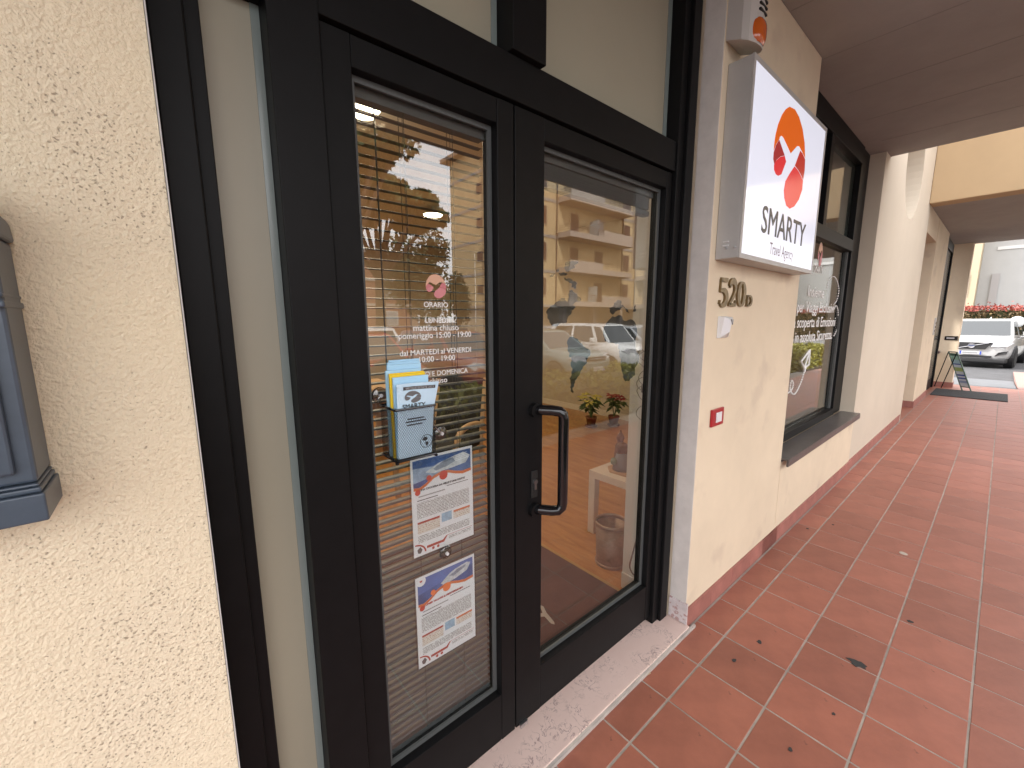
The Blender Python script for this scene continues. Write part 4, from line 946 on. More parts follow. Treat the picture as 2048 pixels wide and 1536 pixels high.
# ceiling lamps
def lamp(x, y, lab, pw, r=.19, z=2.80, dep=.02):
    p = thing('ceiling_lamp', lab, 'lamp', (x, y, z), 'lit ceiling lamps in the shop')
    MB().lathe([(.0001, .03), (r*.97, .03), (r, .015), (r, .001), (.0001, .001)], (0, 0, 0), 'z', 28).build('rim', PLASTW, p)
    MB().lathe([(.0001, -dep), (r*.5, -dep*.88), (r*.8, -dep*.5), (r*.93, -dep*.15), (r*.95, 0), (.0001, .0)], (0, 0, 0), 'z', 28).build('diffuser', mat('lamp_glow', (1, .86, .62), .5, emit=9), p)
    MB().tube([(0, 0, .03), (0, 0, 2.899-z)], .02, 10).build('stem', PLASTW, p)
    l = bpy.data.lights.new('lamp_light', 'AREA'); l.shape = 'DISK'; l.size = r*2; l.energy = pw*.42; l.color = (1, .80, .55)
    lo = bpy.data.objects.new('lamp_light', l); C.objects.link(lo); lo.parent = p; lo.location = (0, 0, -dep-.01)
lamp(1.06, 2.64, 'lit round ceiling lamp seen at the top of the left door', 30, .13, 2.84, .13)
lamp(2.72, 4.75, 'lit round ceiling lamp seen far back through the left door', 30, .12)
lamp(1.2, 5.6, 'added unseen round ceiling lamp lighting the back of the shop', 30, .12)  # added lamp, out of view, placed only to light the room
# armchair and desk seen between the slats
ch = thing('armchair', 'pale wooden armchair with dark cushions seen behind the blind', 'chair', (1.75, 3.0, FI), rz=.5)
WDP = mat('pale_wood', (.55, .36, .21), .45); CUS = mat('cushion_black', (.02, .018, .02), .9)
for sy in (-1, 1):
    MB().tube(smooth([(-.28, sy*.28, 0), (-.30, sy*.28, .35), (-.22, sy*.28, .58), (.05, sy*.28, .60), (.25, sy*.28, .52)], 5), .025, 8).build('arm', WDP, ch, True)
    MB().tube([(.28, sy*.24, 0), (.24, sy*.24, .40), (.36, sy*.24, .95)], .022, 8).build('back_leg', WDP, ch)
MB().box(-.27, .25, -.24, .24, .36, .46).build('seat', CUS, ch, bevel=.02)
MB().add([(.22, -.23, .46), (.22, .23, .46), (.36, .23, .95), (.36, -.23, .95), (.29, -.23, .44), (.29, .23, .44), (.43, .23, .93), (.43, -.23, .93)], [(0, 1, 2, 3), (7, 6, 5, 4), (0, 4, 5, 1), (1, 5, 6, 2), (2, 6, 7, 3), (3, 7, 4, 0)]).build('backrest', CUS, ch, bevel=.02)
dk = thing('desk', 'office desk with pale wooden top far back in the shop', 'desk', (1.2, 4.6, FI))
MB().box(-.8, .8, -.4, .4, .71, .745).build('desk_top', WDP, dk)
for sx in (-1, 1): MB().box(sx*.76-.03, sx*.76+.03, -.36, .36, 0, .709).build('side_panel', TW, dk)
MB().box(-.729, .729, .30, .33, .3, .709).build('modesty_panel', TW, dk)

# ================================================================== FLOOR LITTER
GUM = mat('gum_black', (.035, .035, .035), .9)
def z7(x, y): return PZ(1248+x/2.56, 936+y/2.56, .0015)
for (x_, y_, s_, lab) in ((1195, 1000, .032, 'large torn black mark on the red floor tiles'), (692, 890, .014, 'black gum spot on tile nearest the doorstep corner'), (1465, 785, .014, 'black gum spot by a tile joint right of the torn mark'), (565, 985, .012, 'small dark speck below the nearest gum spot'), (940, 310, .012, 'small dark speck near the wall skirting'), (1070, 290, .010, 'tiny dark speck two tiles from the skirting'), (1072, 1258, .008, 'tiny dark speck near the bottom right floor tiles'), (850, 1440, .010, 'small dark speck at the bottom edge floor tiles')):
    p = z7(x_, y_); r = random.Random(int(x_)); n_ = 12
    poly = [(p.x+s_*(1 if s_ < .03 else .8)*r.uniform(.5, 1.1)*math.cos(2*math.pi*k/n_), p.y+s_*(.9 if s_ < .03 else 1.3)*r.uniform(.45, 1.05)*math.sin(2*math.pi*k/n_)) for k in range(n_)]
    tag(MB().prism_z(poly, .0004, .0022).build('gum_spot', GUM), lab, 'stain', 'marks on the tiles')
p = z7(1430, 437); tag(MB().lathe([(.0001, .003), (.02, .003), (.022, .001), (.0001, .0008)], (p.x, p.y, 0), 'z', 10).build('chewing_gum', mat('gum_pale', (.42, .36, .30), .8)), 'pale flattened chewing gum on the red tiles', 'stain')
p = PZ(1297, 1347, .004)
lf_ = MB(); lf_.add([(p.x-.016, p.y, .001), (p.x-.004, p.y+.010, .007), (p.x+.016, p.y+.003, .003), (p.x+.004, p.y-.009, .008), (p.x, p.y, .004)], [(0, 1, 4), (1, 2, 4), (2, 3, 4), (3, 0, 4)])
tag(lf_.build('dry_leaf', mat('dry_leaf', (.60, .45, .33), .7)), 'small curled pale dry leaf lying beside the doorstep', 'leaf')

# ================================================================== ACROSS THE STREET (reflected in the glass, and beyond the far arcade)
def leafcloud(name, m, pts, size, parent=None, seed=1, flat_=0.0):
    r = random.Random(seed); mm = MB()
    for c_ in pts:
        s = size*r.uniform(.6, 1.4); a = Vector((r.gauss(0, 1), r.gauss(0, 1), r.gauss(0, 1)*(1-flat_))).normalized(); b = a.cross(Vector((r.gauss(0, 1), r.gauss(0, 1), r.gauss(0, 1)))).normalized()
        c_ = Vector(c_); mm.add([c_-a*s, c_-b*s*.5, c_+a*s, c_+b*s*.5], [(0, 1, 2, 3)])
    me = bpy.data.meshes.new(name); me.from_pydata(mm.v, [], mm.f); me.materials.append(m)
    o = bpy.data.objects.new(name, me); C.objects.link(o)
    if parent: o.parent = parent
    return o
# hedge along the kerb
HG = mat('hedge_leaf', (.25, .24, .035), .55, var=.35, vscale=1.5)
def hedge(x0, x1, y0, y1, z0, z1, lab, n, m, core, size=.04, seed=2):
    h = thing('hedge', lab, 'hedge', ((x0+x1)/2, (y0+y1)/2, z0)); h_ = Vector(h.location)
    r = random.Random(seed); pts = []
    for k in range(n):
        f = r.random(); u, v, t = r.uniform(x0, x1), r.uniform(y0, y1), r.uniform(z0, z1)
        bumpv = .06*math.sin(u*3.1)+.05*math.sin(u*7.7+v*4)
        if f < .45: t = z1+bumpv+r.uniform(-.06, .05)
        elif f < .75: v = y1+r.uniform(-.06, .04)
        elif f < .9: v = y0+r.uniform(-.04, .06)
        else: u = (x0 if r.random() < .5 else x1)+r.uniform(-.05, .05)
        pts.append(Vector((u, v, t))-h_)
    leafcloud('foliage', m, pts, size, h, seed)
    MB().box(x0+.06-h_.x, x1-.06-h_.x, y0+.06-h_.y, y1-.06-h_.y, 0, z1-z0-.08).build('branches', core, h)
    return h
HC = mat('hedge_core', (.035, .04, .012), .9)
struct(box('planting_bed', -3, 22, -2.95, -1.73, GZ+.004, -.03, mat('soil', (.06, .045, .03), .95)))
hedge(-2.0, 18.0, -2.85, -1.8, -.03, .58, 'clipped yellow green hedge along the kerb of the arcade', 15000, HG, HC, .045)

# cars ---------------------------------------------------------------
TYRE = mat('tyre', (.012, .012, .012), .85); RIM = mat('rim', (.42, .42, .44), .3, metal=.9); CGL = mat('car_glass', (.02, .025, .028), .04, spec=.9); CBLK = mat('car_black', (.012, .012, .013), .5)
HL = mat('headlight', (.45, .45, .47), .08, coat=.8); TL = mat('tail_light', (.35, .01, .01), .2)
def car(loc, rz, label, paint, L=4.0, W=1.70, H=1.48, hood=.92, belt=.93, suv=False, group='cars parked across the street', ws=(1.0, 1.75), rear=(.35, .06), badge=None):
    """front of the car at local x=0, tail at x=L; up z"""
    c_ = thing('parked_car', label, 'car', loc, group, rz)
    hw = W/2; gc = .20 if suv else .17
    # lower body: stations along the car (x, bottom, shoulder half width, top z, nose taper)
    sts = [(0.0, .34, .62, hood-.30), (.06, .24, .80, hood-.20), (.22, gc, .93, hood-.10), (.55, gc, .985, hood-.03), (ws[0], gc, 1.0, hood+.04), (ws[0]+.55, gc, 1.0, belt), (L*.6, gc, 1.0, belt+.015), (L-.6, gc, .99, belt+.03), (L-.2, gc, .95, belt+.02), (L-.04, .28, .88, belt-.05), (L, .36, .76, belt-.2)]
    m = MB(); N = 12; vs = []
    for (x, zb, wf, zt) in sts:
        w_ = hw*wf; mid = zb+(zt-zb)*.45
        half = [(w_*.55, zb), (w_*.93, zb+.02), (w_*1.0, mid-.08), (w_*1.0, mid+.08), (w_*.955, zt-.05), (w_*.80, zt)]
        ring = half+[(-a, b) for a, b in reversed(half)]
        vs += [(x, a, b) for a, b in ring]
    fs = [(i*N+j, i*N+(j+1) % N, (i+1)*N+(j+1) % N, (i+1)*N+j) for i in range(len(sts)-1) for j in range(N)]
    fs += [tuple(range(N)), tuple(range((len(sts)-1)*N, len(sts)*N))]
    m.add(vs, fs); m.build('body', paint, c_, True, sub=1)
    # greenhouse
    x0, x1, x2, x3 = ws[0]+.02, ws[1], L-rear[0], L-rear[1]
    bw, rw = hw*.93, hw*.72; zb = belt-.06; zr = H
    low = [(x0, bw*.93), (x1, bw), ((x1+x2)/2, bw), (x2, bw), (x3, bw*.93)]
    high = [(x1-.0, rw*.97, zr-.05), (x1+.35, rw, zr-.012), ((x1+x2)/2, rw, zr), (x2-.25, rw, zr-.02), (x2-.02, rw*.96, zr-.06)]
    G = [[Vector((a, s*b, zb+(.0 if 0 < i < 4 else .03))) for i, (a, b) in enumerate(low)] for s in (1, -1)]
    T = [[Vector((a, s*b, z)) for (a, b, z) in high] for s in (1, -1)]
    m = MB(); vs = G[0]+T[0]+G[1]+T[1]; fs = []
    for i in range(4):
        fs += [(i, i+1, 5+i+1, 5+i), (10+i, 15+i, 15+i+1, 10+i+1), (5+i, 6+i, 16+i, 15+i)]
    fs += [(0, 5, 15, 10), (4, 14, 19, 9)]
    m.add(vs, fs); m.build('cabin', paint, c_)
    def pane(A, B, Cc, D, nm, inset=(.06, .08), mt=CGL, off=.006):
        n_ = (B-A).cross(D-A).normalized()
        def pt(u, v): return lerp(lerp(A, B, u), lerp(D, Cc, u), v)
        u0, v0 = inset; q = [pt(u0, v0), pt(1-u0, v0), pt(1-u0, 1-v0), pt(u0, 1-v0)]
        mid = (q[0]+q[2])/2; ctr = Vector((L/2, 0, H*.5))
        if (mid-ctr).dot(n_) < 0: n_ = -n_
        return MB().add([p+n_*off for p in q]+[p-n_*.004 for p in q], [(0, 1, 2, 3), (7, 6, 5, 4), (0, 4, 5, 1), (1, 5, 6, 2), (2, 6, 7, 3), (3, 7, 4, 0)]).build(nm, mt, c_)
    pane(G[1][0], G[0][0], T[0][0], T[1][0], 'windscreen', (.045, .07))
    pane(G[0][4], G[1][4], T[1][4], T[0][4], 'rear_window', (.08, .12))
    for s in (0, 1):
        pane(G[s][0], G[s][1], T[s][1], T[s][0], 'quarter_window', (.16, .13)); pane(G[s][1], G[s][2], T[s][2], T[s][1], 'side_window', (.05, .13)); pane(G[s][2], G[s][3], T[s][3], T[s][2], 'side_window', (.06, .13))
    # wheels
    wr = .36 if suv else .30
    tyre = MB().lathe([(wr*.62, -.1), (wr*.9, -.105), (wr, -.08), (wr, .08), (wr*.9, .105), (wr*.62, .1)], (0, 0, 0), 'y', 24).mesh('tyre', TYRE, True)
    rim = MB().lathe([(.0001, -.085), (wr*.25, -.09), (wr*.5, -.075), (wr*.64, -.09), (wr*.64, .09), (.0001, .085)], (0, 0, 0), 'y', 18).mesh('rim', RIM)
    arch = MB().lathe([(.0001, -.11), (wr*1.16, -.11), (wr*1.16, .09), (.0001, .09)], (0, 0, 0), 'y', 24).mesh('wheel_arch', CBLK)
    for wx in (.82 if suv else .72, L-.78):
        for s in (-1, 1):
            for me, nm, dy in ((arch, 'wheel_arch', -.105), (tyre, 'tyre', -.075), (rim, 'rim', -.068)):
                o = bpy.data.objects.new(nm, me); C.objects.link(o); o.parent = c_; o.location = (wx, s*(hw+dy), wr)
    # lights, grille, bumper, mirrors
    for s in (-1, 1):
        m = MB(); zz = hood-.25 if suv else hood-.22
        if suv:
            m.add([(-.05, s*hw*.50, zz-.09), (.05, s*hw*.86, zz-.08), (.20, s*hw*.99, zz+.05), (.10, s*hw*.86, zz+.07), (-.02, s*hw*.54, zz+.03), (.2, s*hw*.30, zz-.05), (.3, s*hw*.8, zz-.05), (.45, s*hw*.90, zz+.03), (.3, s*hw*.75, zz+.06), (.2, s*hw*.42, zz+.05)],
                  [(0, 1, 2, 3, 4), (9, 8, 7, 6, 5), (0, 5, 6, 1), (1, 6, 7, 2), (2, 7, 8, 3), (3, 8, 9, 4), (4, 9, 5, 0)])
        else:
            m.add([(.0, s*hw*.46, zz-.08), (.10, s*hw*.80, zz-.09), (.22, s*hw*.93, zz+.02), (.10, s*hw*.76, zz+.10), (.03, s*hw*.50, zz+.06), (.2, s*hw*.46, zz-.08), (.3, s*hw*.78, zz-.09), (.4, s*hw*.88, zz+.02), (.3, s*hw*.72, zz+.09), (.2, s*hw*.5, zz+.06)],
                  [(0, 1, 2, 3, 4), (9, 8, 7, 6, 5), (0, 5, 6, 1), (1, 6, 7, 2), (2, 7, 8, 3), (3, 8, 9, 4), (4, 9, 5, 0)])
        m.build('headlight', HL, c_)
        MB().box(L-.06, L-.005, s*hw*.62-.08, s*hw*.62+.08, belt-.32, belt-.05).build('tail_light', TL, c_)
        mx_ = ws[0]+.45; m = MB().box(mx_, mx_+.14, min(s*(hw+.02), s*(hw+.2)), max(s*(hw+.02), s*(hw+.2)), belt+.02, belt+.17); m.build('wing_mirror', paint, c_, bevel=.03)
    gz = hood-.31 if suv else hood-.24
    m = MB().add([(-.045, -.47, gz+.11), (-.045, .47, gz+.11), (-.045, .33, gz-.12), (-.045, -.33, gz-.12), (.1, -.47, gz+.11), (.1, .47, gz+.11), (.1, .33, gz-.12), (.1, -.33, gz-.12)], [(0, 1, 2, 3), (7, 6, 5, 4), (0, 4, 5, 1), (1, 5, 6, 2), (2, 6, 7, 3), (3, 7, 4, 0)]) if suv else MB().box(-.02, .1, -.36, .36, gz-.04, gz+.05)
    gr = m.build('grille', CBLK, c_)
    if suv:
        MB().tube([(-.052, .36, gz-.11), (-.052, -.40, gz+.10)], .013, 8).build('grille_bar', RIM, gr)
        MB().lathe([(.055, -.062), (.085, -.066), (.09, -.055), (.055, -.05)], (0, 0, gz), 'x', 20).build('badge_ring', RIM, gr); MB().box(-.068, -.0665, -.075, .075, gz-.018, gz+.018).build('badge_bar', mat('badge_blue', (.05, .07, .15), .3), gr)
        m = MB().box(-.03, .08, -.50, .50, .36, .43); m.build('lower_grille', CBLK, c_, bevel=.01)
        for s in (-1, 1):
            MB().add([(-.01, s*.56, .42), (.035, s*.80, .50), (.06, s*.84, .60), (-.005, s*.64, .55), (.2, s*.55, .44), (.25, s*.82, .50), (.3, s*.84, .60), (.2, s*.62, .56)], [(0, 1, 2, 3), (7, 6, 5, 4), (0, 4, 5, 1), (1, 5, 6, 2), (2, 6, 7, 3), (3, 7, 4, 0)]).build('fog_light', CBLK, c_)
        MB().box(.0, .4, -.84, .84, .17, .345).build('skid_plate', CBLK, c_, bevel=.05)
        ax = MB().add([(L*.62, -.03, H-.01), (L*.62, .03, H-.01), (L*.67, 0, H-.01), (L*.65, 0, H+.07)], [(0, 1, 3), (1, 2, 3), (2, 0, 3)]).build('antenna_fin', paint, c_)
    else:
        MB().tube([(-.03, -.3, gz+.005), (-.03, .3, gz+.005)], .012, 6).build('grille_bar', RIM, gr)
        MB().box(-.03, .1, -.5, .5, .26, .36).build('lower_grille', CBLK, c_)
    pz = .52 if suv else .42
    pl = MB().box(-.062, -.046, -.26, .26, pz-.055, pz+.055).build('number_plate', mat('plate_white', (.42, .42, .42), .4), c_)
    MB().box(-.064, -.0622, -.17, .19, pz-.022, pz+.022).build('plate_characters', mat('plate_ink', (.2, .2, .21), .5), pl)
    for s in (-1, 1): MB().box(-.064, -.0622, s*.24-.02, s*.24+.02, pz-.054, pz+.054).build('plate_band', mat('plate_blue', (.03, .06, .35), .4), pl)
    return c_
def paint(nm, col, metal=.0): return mat(nm, col, .3, metal=metal, coat=.7)
WHT = paint('paint_white', (.68, .68, .67)); GRN = paint('paint_grey_green', (.17, .22, .21), .3); REDP = paint('paint_red', (.26, .02, .018)); SILV = paint('paint_silver', (.42, .43, .45), .5); DKB = paint('paint_dark', (.03, .033, .04), .2); TEAL = paint('paint_teal', (.22, .33, .34), .3)
VR = PI2 = -math.pi/2      # local +x (tail) towards -y : nose to the arcade
yn = -4.95
car((3.2, yn, GZ), VR, 'red hatchback reflected at the left of the door glass', REDP, 3.9, 1.68, 1.46)
car((5.75, yn-.2, GZ), VR, 'dark red estate car reflected behind the opening hours', paint('paint_dark_red', (.14, .018, .018)), 4.2, 1.72, 1.45)
car((8.7, yn+.1, GZ), VR, 'pale grey green hatchback reflected in the right door glass', GRN, 4.2, 1.75, 1.44)
car((11.15, yn, GZ), VR, 'tall white hatchback reflected beside the grey green car', WHT, 3.6, 1.64, 1.60, hood=.98, belt=.98, ws=(.75, 1.25), rear=(.20, .04))
car((13.8, yn-.2, GZ), VR, 'silver car reflected at the right edge of the door', SILV, 4.1, 1.74, 1.50)
car((16.4, yn, GZ), VR, 'white car reflected at the end of the row', paint('paint_white_b', (.62, .62, .62)), 4.1, 1.74, 1.50)
car((8.6, -15.5, GZ), math.pi/2, 'dark car in the far parking row before the flats', DKB, 4.2, 1.74, 1.46)
car((14.2, -15.5, GZ), math.pi/2, 'silver car in the far parking row', paint('paint_silver_b', (.35, .36, .38), .5), 4.2, 1.74, 1.46)
car((17.0, -15.7, GZ), math.pi/2, 'black hatchback in the far parking row', paint('paint_black', (.015, .015, .017), .1), 4.2, 1.74, 1.5)
car((5.6, -15.4, GZ), math.pi/2, 'white hatchback in the far parking row', paint('paint_white_c', (.6, .6, .6)), 4.0, 1.72, 1.48)
# white SUV straight ahead
car((21.7, .66, GZ+.005), -.10, 'white sport utility car parked facing the arcade beyond the driveway', paint('paint_pearl', (.38, .38, .375)), 4.6, 1.88, 1.70, hood=1.08, belt=1.08, suv=True, group='cars parked in the side street', ws=(1.15, 1.95), rear=(.45, .08))
# scooter beside it
sc = thing('scooter', 'parked scooter with clear round windscreen beside the white car', 'scooter', (23.6, -.30, GZ), rz=.2)
SCP = paint('paint_scooter', (.55, .55, .55))
m = MB().lathe([(.17, -.05), (.24, -.05), (.26, 0), (.24, .05), (.17, .05)], (0, 0, 0), 'y', 20).mesh('wheel', TYRE, True)
for wx in (.2, 1.45):
    o = bpy.data.objects.new('wheel', m); C.objects.link(o); o.parent = sc; o.location = (wx, 0, .26)
MB().box(.35, 1.5, -.14, .14, .30, .45).box(.85, 1.6, -.15, .15, .4505, .78).build('body', SCP, sc, bevel=.04)
MB().add([(.25, -.2, .35), (.25, .2, .35), (.42, .17, .98), (.42, -.17, .98), (.33, -.2, .33), (.33, .2, .33), (.5, .17, .96), (.5, -.17, .96)], [(0, 1, 2, 3), (7, 6, 5, 4), (0, 4, 5, 1), (1, 5, 6, 2), (2, 6, 7, 3), (3, 7, 4, 0)]).build('leg_shield', SCP, sc, bevel=.02)
MB().tube([(.46, -.34, 1.05), (.42, 0, 1.0), (.46, .34, 1.05)], .02, 8).build('handlebar', SCP, sc)
MB().tube([(.42, 0, .26), (.42, 0, 1.0)], .03, 8).build('steering_column', CBLK, sc)
MB().lathe([(.0001, -.004), (.15, -.002), (.19, .01), (.2, .03), (.19, .035), (.15, .01), (.0001, .008)], (.30, -.05, 1.58), 'x', 24).build('windscreen', mat('frosted_clear', (.62, .64, .64), .25), sc, True)
MB().tube([(.40, -.05, 1.0), (.31, -.05, 1.45)], .012, 6).build('screen_stay', CBLK, sc)
MB().box(.8, 1.5, -.15, .15, .7805, .86).build('seat', CBLK, sc, bevel=.03)

# far end of the side street
tag(box('garden_wall', 27.0, 27.25, -14, 2.2, GZ+.004, .42, mat('wall_grey', (.36, .36, .35), .8)), 'low pale garden wall behind the parked white car', 'wall')
RHD = mat('red_hedge_leaf', (.26, .045, .03), .55, var=.3, vscale=2); BHD = mat('brown_hedge_leaf', (.13, .085, .035), .6, var=.4, vscale=2)
h2 = thing('photinia_hedge', 'tall hedge with red top leaves behind the white car', 'hedge', (27.9, -5, GZ))
rr = random.Random(9); pts = []; ptr = []
for k in range(9000):
    y_ = rr.uniform(-8, 7.0); z_ = rr.uniform(.3, 2.05); pts.append((-.55+rr.uniform(-.08, .12), y_, z_))
for k in range(4200):
    y_ = rr.uniform(-8, 7.0); ptr.append((-.5+rr.uniform(-.15, .5), y_, 2.15+rr.uniform(-.14, .10)+(.18 if rr.random() < .03 else 0)))
leafcloud('foliage', BHD, pts, .07, h2, 11); leafcloud('red_shoots', RHD, ptr, .06, h2, 12)
MB().box(-.45, .5, -8, 7, 0, 2.05).build('branches', HC, h2)
wbd = thing('white_building', 'white rendered building rising behind the red topped hedge', 'building', (42, 1.45, GZ))
MB().box(0, 10, -16, 0, 0, 11).build('wall', mat('white_render', (.42, .415, .40), .9, var=.05, vscale=1, stain=(.8, .62, .1, (.36, .355, .34), .5)), wbd)
MB().box(-.12, 0, -.9, -.55, 0.3, 4.6).build('downpipe', mat('pipe_grey', (.35, .33, .32), .6), wbd)
MB().box(-.06, -.001, -15.9, -.6, 6.1, 6.3).build('string_course', mat('white_course', (.65, .64, .62), .8), wbd)
cbd = thing('cream_house', 'cream house edge between the far pillar and the white building', 'building', (40, 1.556, GZ))
MB().box(0, 10, -.1, 9, 0, 12).build('wall', mat('cream_far', (.45, .37, .25), .9, var=.04), cbd)
MB().box(-.08, -.001, .3, 1.2, 3.2, 4.6).build('window', mat('shutter_grey', (.2, .18, .16), .6), cbd)

# apartment block
ap = thing('apartment_block', 'yellow apartment block with balconies reflected in the door glass', 'building', (23.6, -25.0, GZ))
YEL2 = mat('yellow_render', (.54, .40, .225), .9, var=.04, vscale=.5); BAND = mat('grey_band', (.33, .30, .27), .8); BALC = mat('balcony_concrete', (.42, .34, .28), .85); SHUT = mat('shutter_brown', (.10, .05, .035), .6); SHW = mat('shutter_pale', (.42, .36, .31), .6); RAILM = mat('rail_brown', (.11, .06, .04), .5)
BL, BD, BH = 40.0, 10.6, 17.2
MB().box(0, BL, -BD, 0, 3.0, BH).build('wall', YEL2, ap)
MB().box(.3, BL-.3, -BD+.3, -1.6, 0, 2.999).build('ground_floor_wall', mat('ground_cream', (.55, .43, .30), .85), ap)
for k in range(9): MB().box(1+4.5*k, 1.5+4.5*k, -.55, -.05, 0, 2.999).build('pillar', BALC, ap)
MB().box(-.7, BL+.7, -BD-.7, .7, BH, BH+.35).build('roof', mat('eave_brown', (.22, .14, .10), .8), ap)
FZ = [3.0+3.04*k for k in range(5)]
for z_ in FZ:
    MB().box(-.04, BL, .001, .04, z_-.12, z_+.12).box(-.04, -.001, -BD, 0, z_-.12, z_+.12).build('floor_band', BAND, ap)
win_o = None
def window(x, z, w_=1.0, h_=1.45, face='front', m=SHUT, parent=ap):
    if face == 'front':
        f_ = MB().box(x-w_/2-.08, x+w_/2+.08, .001, .07, z-.08, z+h_+.08).build('window', mat('window_surround', (.46, .36, .24), .8), parent)
        MB().box(x-w_/2, x+w_/2, .02, .078, z, z+h_).build('pane', m, f_)
    else:
        f_ = MB().box(-.05, -.001, x-w_/2-.05, x+w_/2+.05, z-.05, z+h_+.05).build('window', mat('window_surround', (.46, .36, .24), .8), parent)
        MB().box(-.058, -.02, x-w_/2, x+w_/2, z, z+h_).build('pane', m, f_)
for fi, z_ in enumerate(FZ):
    for k in range(3):
        bx = 4.6+12.5*k
        if bx+9.8 > BL: break
        # balcony: slab with solid parapet on one half and rails on the other
        b_ = MB().box(bx, bx+9.6, .041, 1.5, z_-.05, z_+.15).box(bx, bx+9.6, 1.4, 1.5, z_+.15, z_+.42).box(bx, bx+.1, .041, 1.4, z_+.15, z_+.42).box(bx+9.5, bx+9.6, .041, 1.4, z_+.15, z_+.42).build('balcony', BALC, ap)
        hs = (bx+.1, bx+4.8) if (fi+k) % 2 else (bx+4.8, bx+9.5)
        MB().box(hs[0], hs[1], 1.41, 1.49, z_+.4205, z_+1.0).build('parapet', BALC, b_)
        rs = (bx+4.8, bx+9.5) if (fi+k) % 2 else (bx+.1, bx+4.8)
        rl = MB()
        for zz in (.62, .80, 1.0): rl.tube([(bx+.05, .1, z_+zz), (bx+.05, 1.45, z_+zz)], .02, 5); rl.tube([(rs[0], 1.45, z_+zz), (rs[1], 1.45, z_+zz)], .02, 5)
        q = rs[0]
        while q <= rs[1]+.01: rl.tube([(q, 1.45, z_+.42), (q, 1.45, z_+1.0)], .022, 5); q += .78
        rl.build('railing', RAILM, b_)
        window(bx+2.2, z_+.16, 1.1, 2.2, m=SHUT if (fi+k) % 3 else SHW); window(bx+5.9, z_+.16, 1.2, 2.2, m=SHUT if (fi+k+1) % 3 else SHW)
        if fi % 2 == 0:
            MB().box(bx+4.2, bx+4.24, .2, 1.3, z_+.16, z_+1.9).build('balcony_screen', mat('screen_glass', (.4, .42, .42), .3), b_)
        window(bx+10.5, z_+.95, 1.0, 1.5)
        MB().tube([(bx-.2, .08, 3), (bx-.2, .08, BH)], .06, 6).build('downpipe', RAILM, ap) if fi == 0 else None
        MB().tube([(bx+9.75, .08, 3), (bx+9.75, .08, BH)], .06, 6).build('downpipe', RAILM, ap) if fi == 0 else None
    window(2.6, z_+.95, 1.0, 1.5)
    window(-5.6, z_+1.2, .85, .85, 'side', SHUT)
# brick building further left
bb = thing('brick_building', 'low red brick building reflected behind the pine trees', 'building', (6, -40, GZ))
BRK = mat('brick_red', (.26, .12, .085), .85, var=.1); 
MB().box(0, 14.8, -10, 0, 0, 8.4).build('wall', BRK, bb); MB().box(14.801, 15.6, -10, .3, 0, 8.6).build('end_pier', mat('brick_pale', (.36, .25, .20), .85), bb); MB().box(-.3, 14.8, -10, .35, 8.401, 8.75).build('roof', mat('roof_grey', (.22, .2, .2), .8), bb)
for k in range(4):
    for z_ in (1.2, 4.0, 6.3):
        f_ = MB().box(1.5+3.4*k, 3.2+3.4*k, .001, .08, z_, z_+1.5).build('window', mat('frame_white', (.55, .54, .52), .6), bb); MB().box(1.6+3.4*k, 3.1+3.4*k, .04, .09, z_+.1, z_+1.4).build('pane', mat('pane_grey', (.3, .32, .34), .2), f_)
for z_ in (3.2, 5.7): MB().box(0, 14.8, .001, .12, z_, z_+.25).build('string_course', mat('course_pale', (.42, .38, .34), .8), bb)

# trees
BARK = mat('bark', (.10, .06, .04), .9, var=.3, vscale=3, bump=.5, bscale=20)
PINE = mat('pine_needles', (.06, .085, .025), .7, var=.35, vscale=.8)
def clump(r, c_, rad, n, sq=.6):
    out = []
    for k in range(n):
        d = Vector((r.gauss(0, 1), r.gauss(0, 1), r.gauss(0, 1))).normalized()*rad*(r.random()**.35); d.z *= sq; out.append(Vector(c_)+d)
    return out
def pine(loc, lab, H, spread, seed, lean=(0, 0), dens=1.0, lsz=.15):
    r = random.Random(seed); t = thing('umbrella_pine', lab, 'tree', loc, 'umbrella pines across the street')
    fork = Vector((lean[0]*.4, lean[1]*.4, H*.48)); tr = MB(); tr.tube([(0, 0, 0), (lean[0]*.2, lean[1]*.2, H*.25), fork], [.30, .25, .22], 10)
    pts = []
    for k in range(11):
        a = 2*math.pi*k/11+r.uniform(-.3, .3); d = spread*(.35 if k % 3 == 0 else r.uniform(.6, 1)); tip = Vector((lean[0]+d*math.cos(a), lean[1]+d*math.sin(a), H*r.uniform(.80, .94)))
        tr.tube([fork-Vector((0, 0, .3)), lerp(fork, tip, .45)+Vector((0, 0, -.2)), tip], [.16, .10, .04], 7)
        pts += clump(r, tip, spread*.36, int(900*dens), .55)
        pts += clump(r, lerp(fork, tip, .75)+Vector((0, 0, .5)), spread*.26, int(420*dens), .6)
    pts += clump(r, (lean[0], lean[1], H*.95), spread*.6, int(2000*dens), .35)
    tr.build('trunk', BARK, t); leafcloud('crown', PINE, pts, lsz, t, seed)
pine((8.3, -18.0, GZ), 'near umbrella pine with forked trunk reflected in the left door', 8.3, 2.5, 21, (.15, .2))
pine((5.2, -13.5, GZ), 'umbrella pine whose high branches cross the top of the reflection', 8.9, 2.1, 22, (.3, .3), .35, .12)
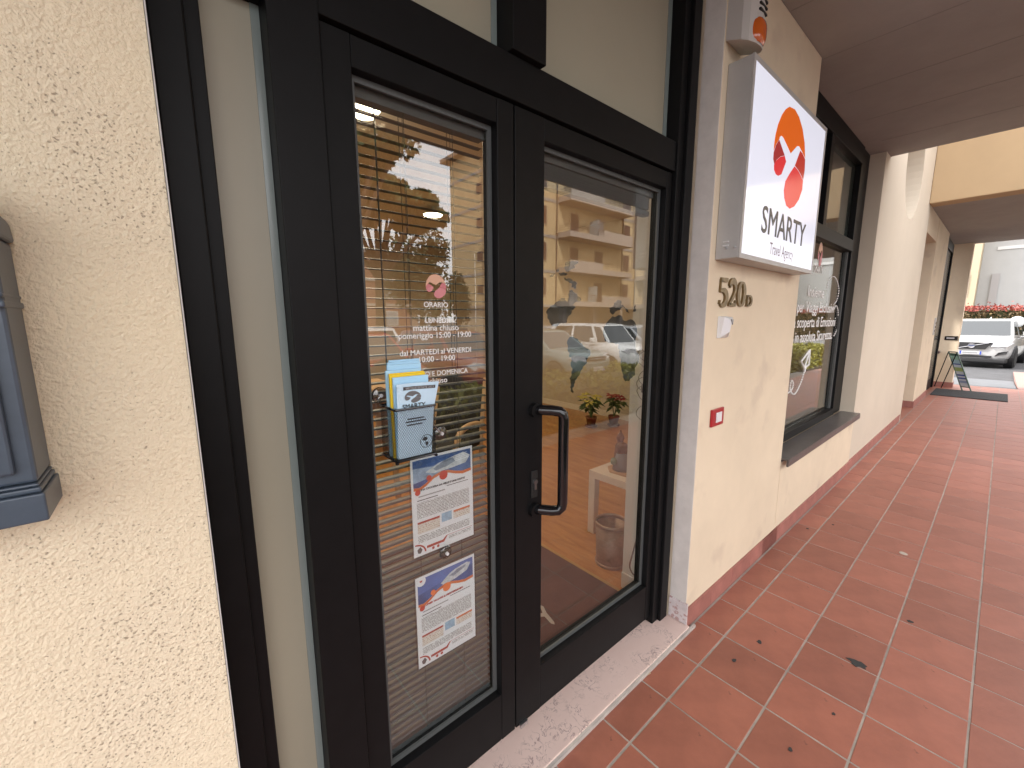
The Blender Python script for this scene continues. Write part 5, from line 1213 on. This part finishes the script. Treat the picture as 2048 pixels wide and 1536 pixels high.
# broad dark evergreen and spiky palm by the flats
def roundtree(name, loc, lab, H, rad, n, m, seed, sq=1.2, size=.2):
    r = random.Random(seed); t = thing(name, lab, 'tree', loc); tr = MB(); tr.tube([(0, 0, 0), (.1, 0, H*.4), (0, .1, H*.75)], [.2, .16, .07], 8)
    pts = []
    for k in range(16):
        c_ = Vector((r.uniform(-1, 1)*rad*.6, r.uniform(-1, 1)*rad*.6, H*.62+r.uniform(-1, 1)*H*.28)); tr.tube([(0, 0, H*.4), c_], [.07, .03], 5); pts += clump(r, c_, rad*.55, n//16, sq)
    tr.build('trunk', BARK, t); leafcloud('crown', m, pts, size, t, seed)
EVG = mat('evergreen', (.035, .05, .018), .7, var=.35, vscale=.9)
roundtree('evergreen_tree', (15.3, -27.0, GZ), 'dense dark evergreen reflected left of the yellow flats', 8.0, 2.6, 4200, EVG, 31)
roundtree('cypress_tree', (18.6, -27.0, GZ), 'slim dark conifer reflected against the flats end wall', 5.4, 1.1, 2200, EVG, 33, 1.5, .14)
pm = thing('palm_tree', 'spiky palm crown reflected beside the yellow flats', 'tree', (17.2, -28.5, GZ))
MB().tube([(0, 0, 0), (.1, 0, 3.5), (0, 0, 7.0)], [.28, .22, .2], 8).build('trunk', BARK, pm)
fr_ = MB(); r = random.Random(8)
for k in range(60):
    a = r.uniform(0, 6.28); e = r.uniform(-.5, 1.3); d = Vector((math.cos(a)*math.cos(e), math.sin(a)*math.cos(e), math.sin(e))); s = d.cross(Vector((0, 0, 1))).normalized()*.10; L_ = r.uniform(1.2, 1.7)
    b = Vector((0, 0, 7.0)); fr_.add([b-s*.5, b+d*L_*.6-s+Vector((0, 0, .05)), b+d*L_+Vector((0, 0, -.25)), b+d*L_*.6+s+Vector((0, 0, .05)), b+s*.5], [(0, 1, 2, 3, 4)])
fr_.build('fronds', EVG, pm)
# white block reflected in the shop window
wb2 = thing('white_flats', 'white flats with balconies reflected in the shop window', 'building', (34, -9.5, GZ))
MB().box(0, 6, -10, 0, 0, 7.5).build('wall', mat('white_render_b', (.7, .7, .68), .9, var=.03), wb2)
for k in range(3):
    for z_ in (1.0, 3.6):
        f_ = MB().box(1+1.6*k, 1.9+1.6*k, .001, .06, z_, z_+1.4).build('window', mat('frame_grey', (.3, .3, .3), .6), wb2); MB().box(1.08+1.6*k, 1.82+1.6*k, .03, .07, z_+.08, z_+1.32).build('pane', CGL, f_)
MB().box(-.2, 6.2, -10.2, .2, 7.5, 7.75).build('roof', mat('roof_pale', (.5, .5, .48), .8), wb2)
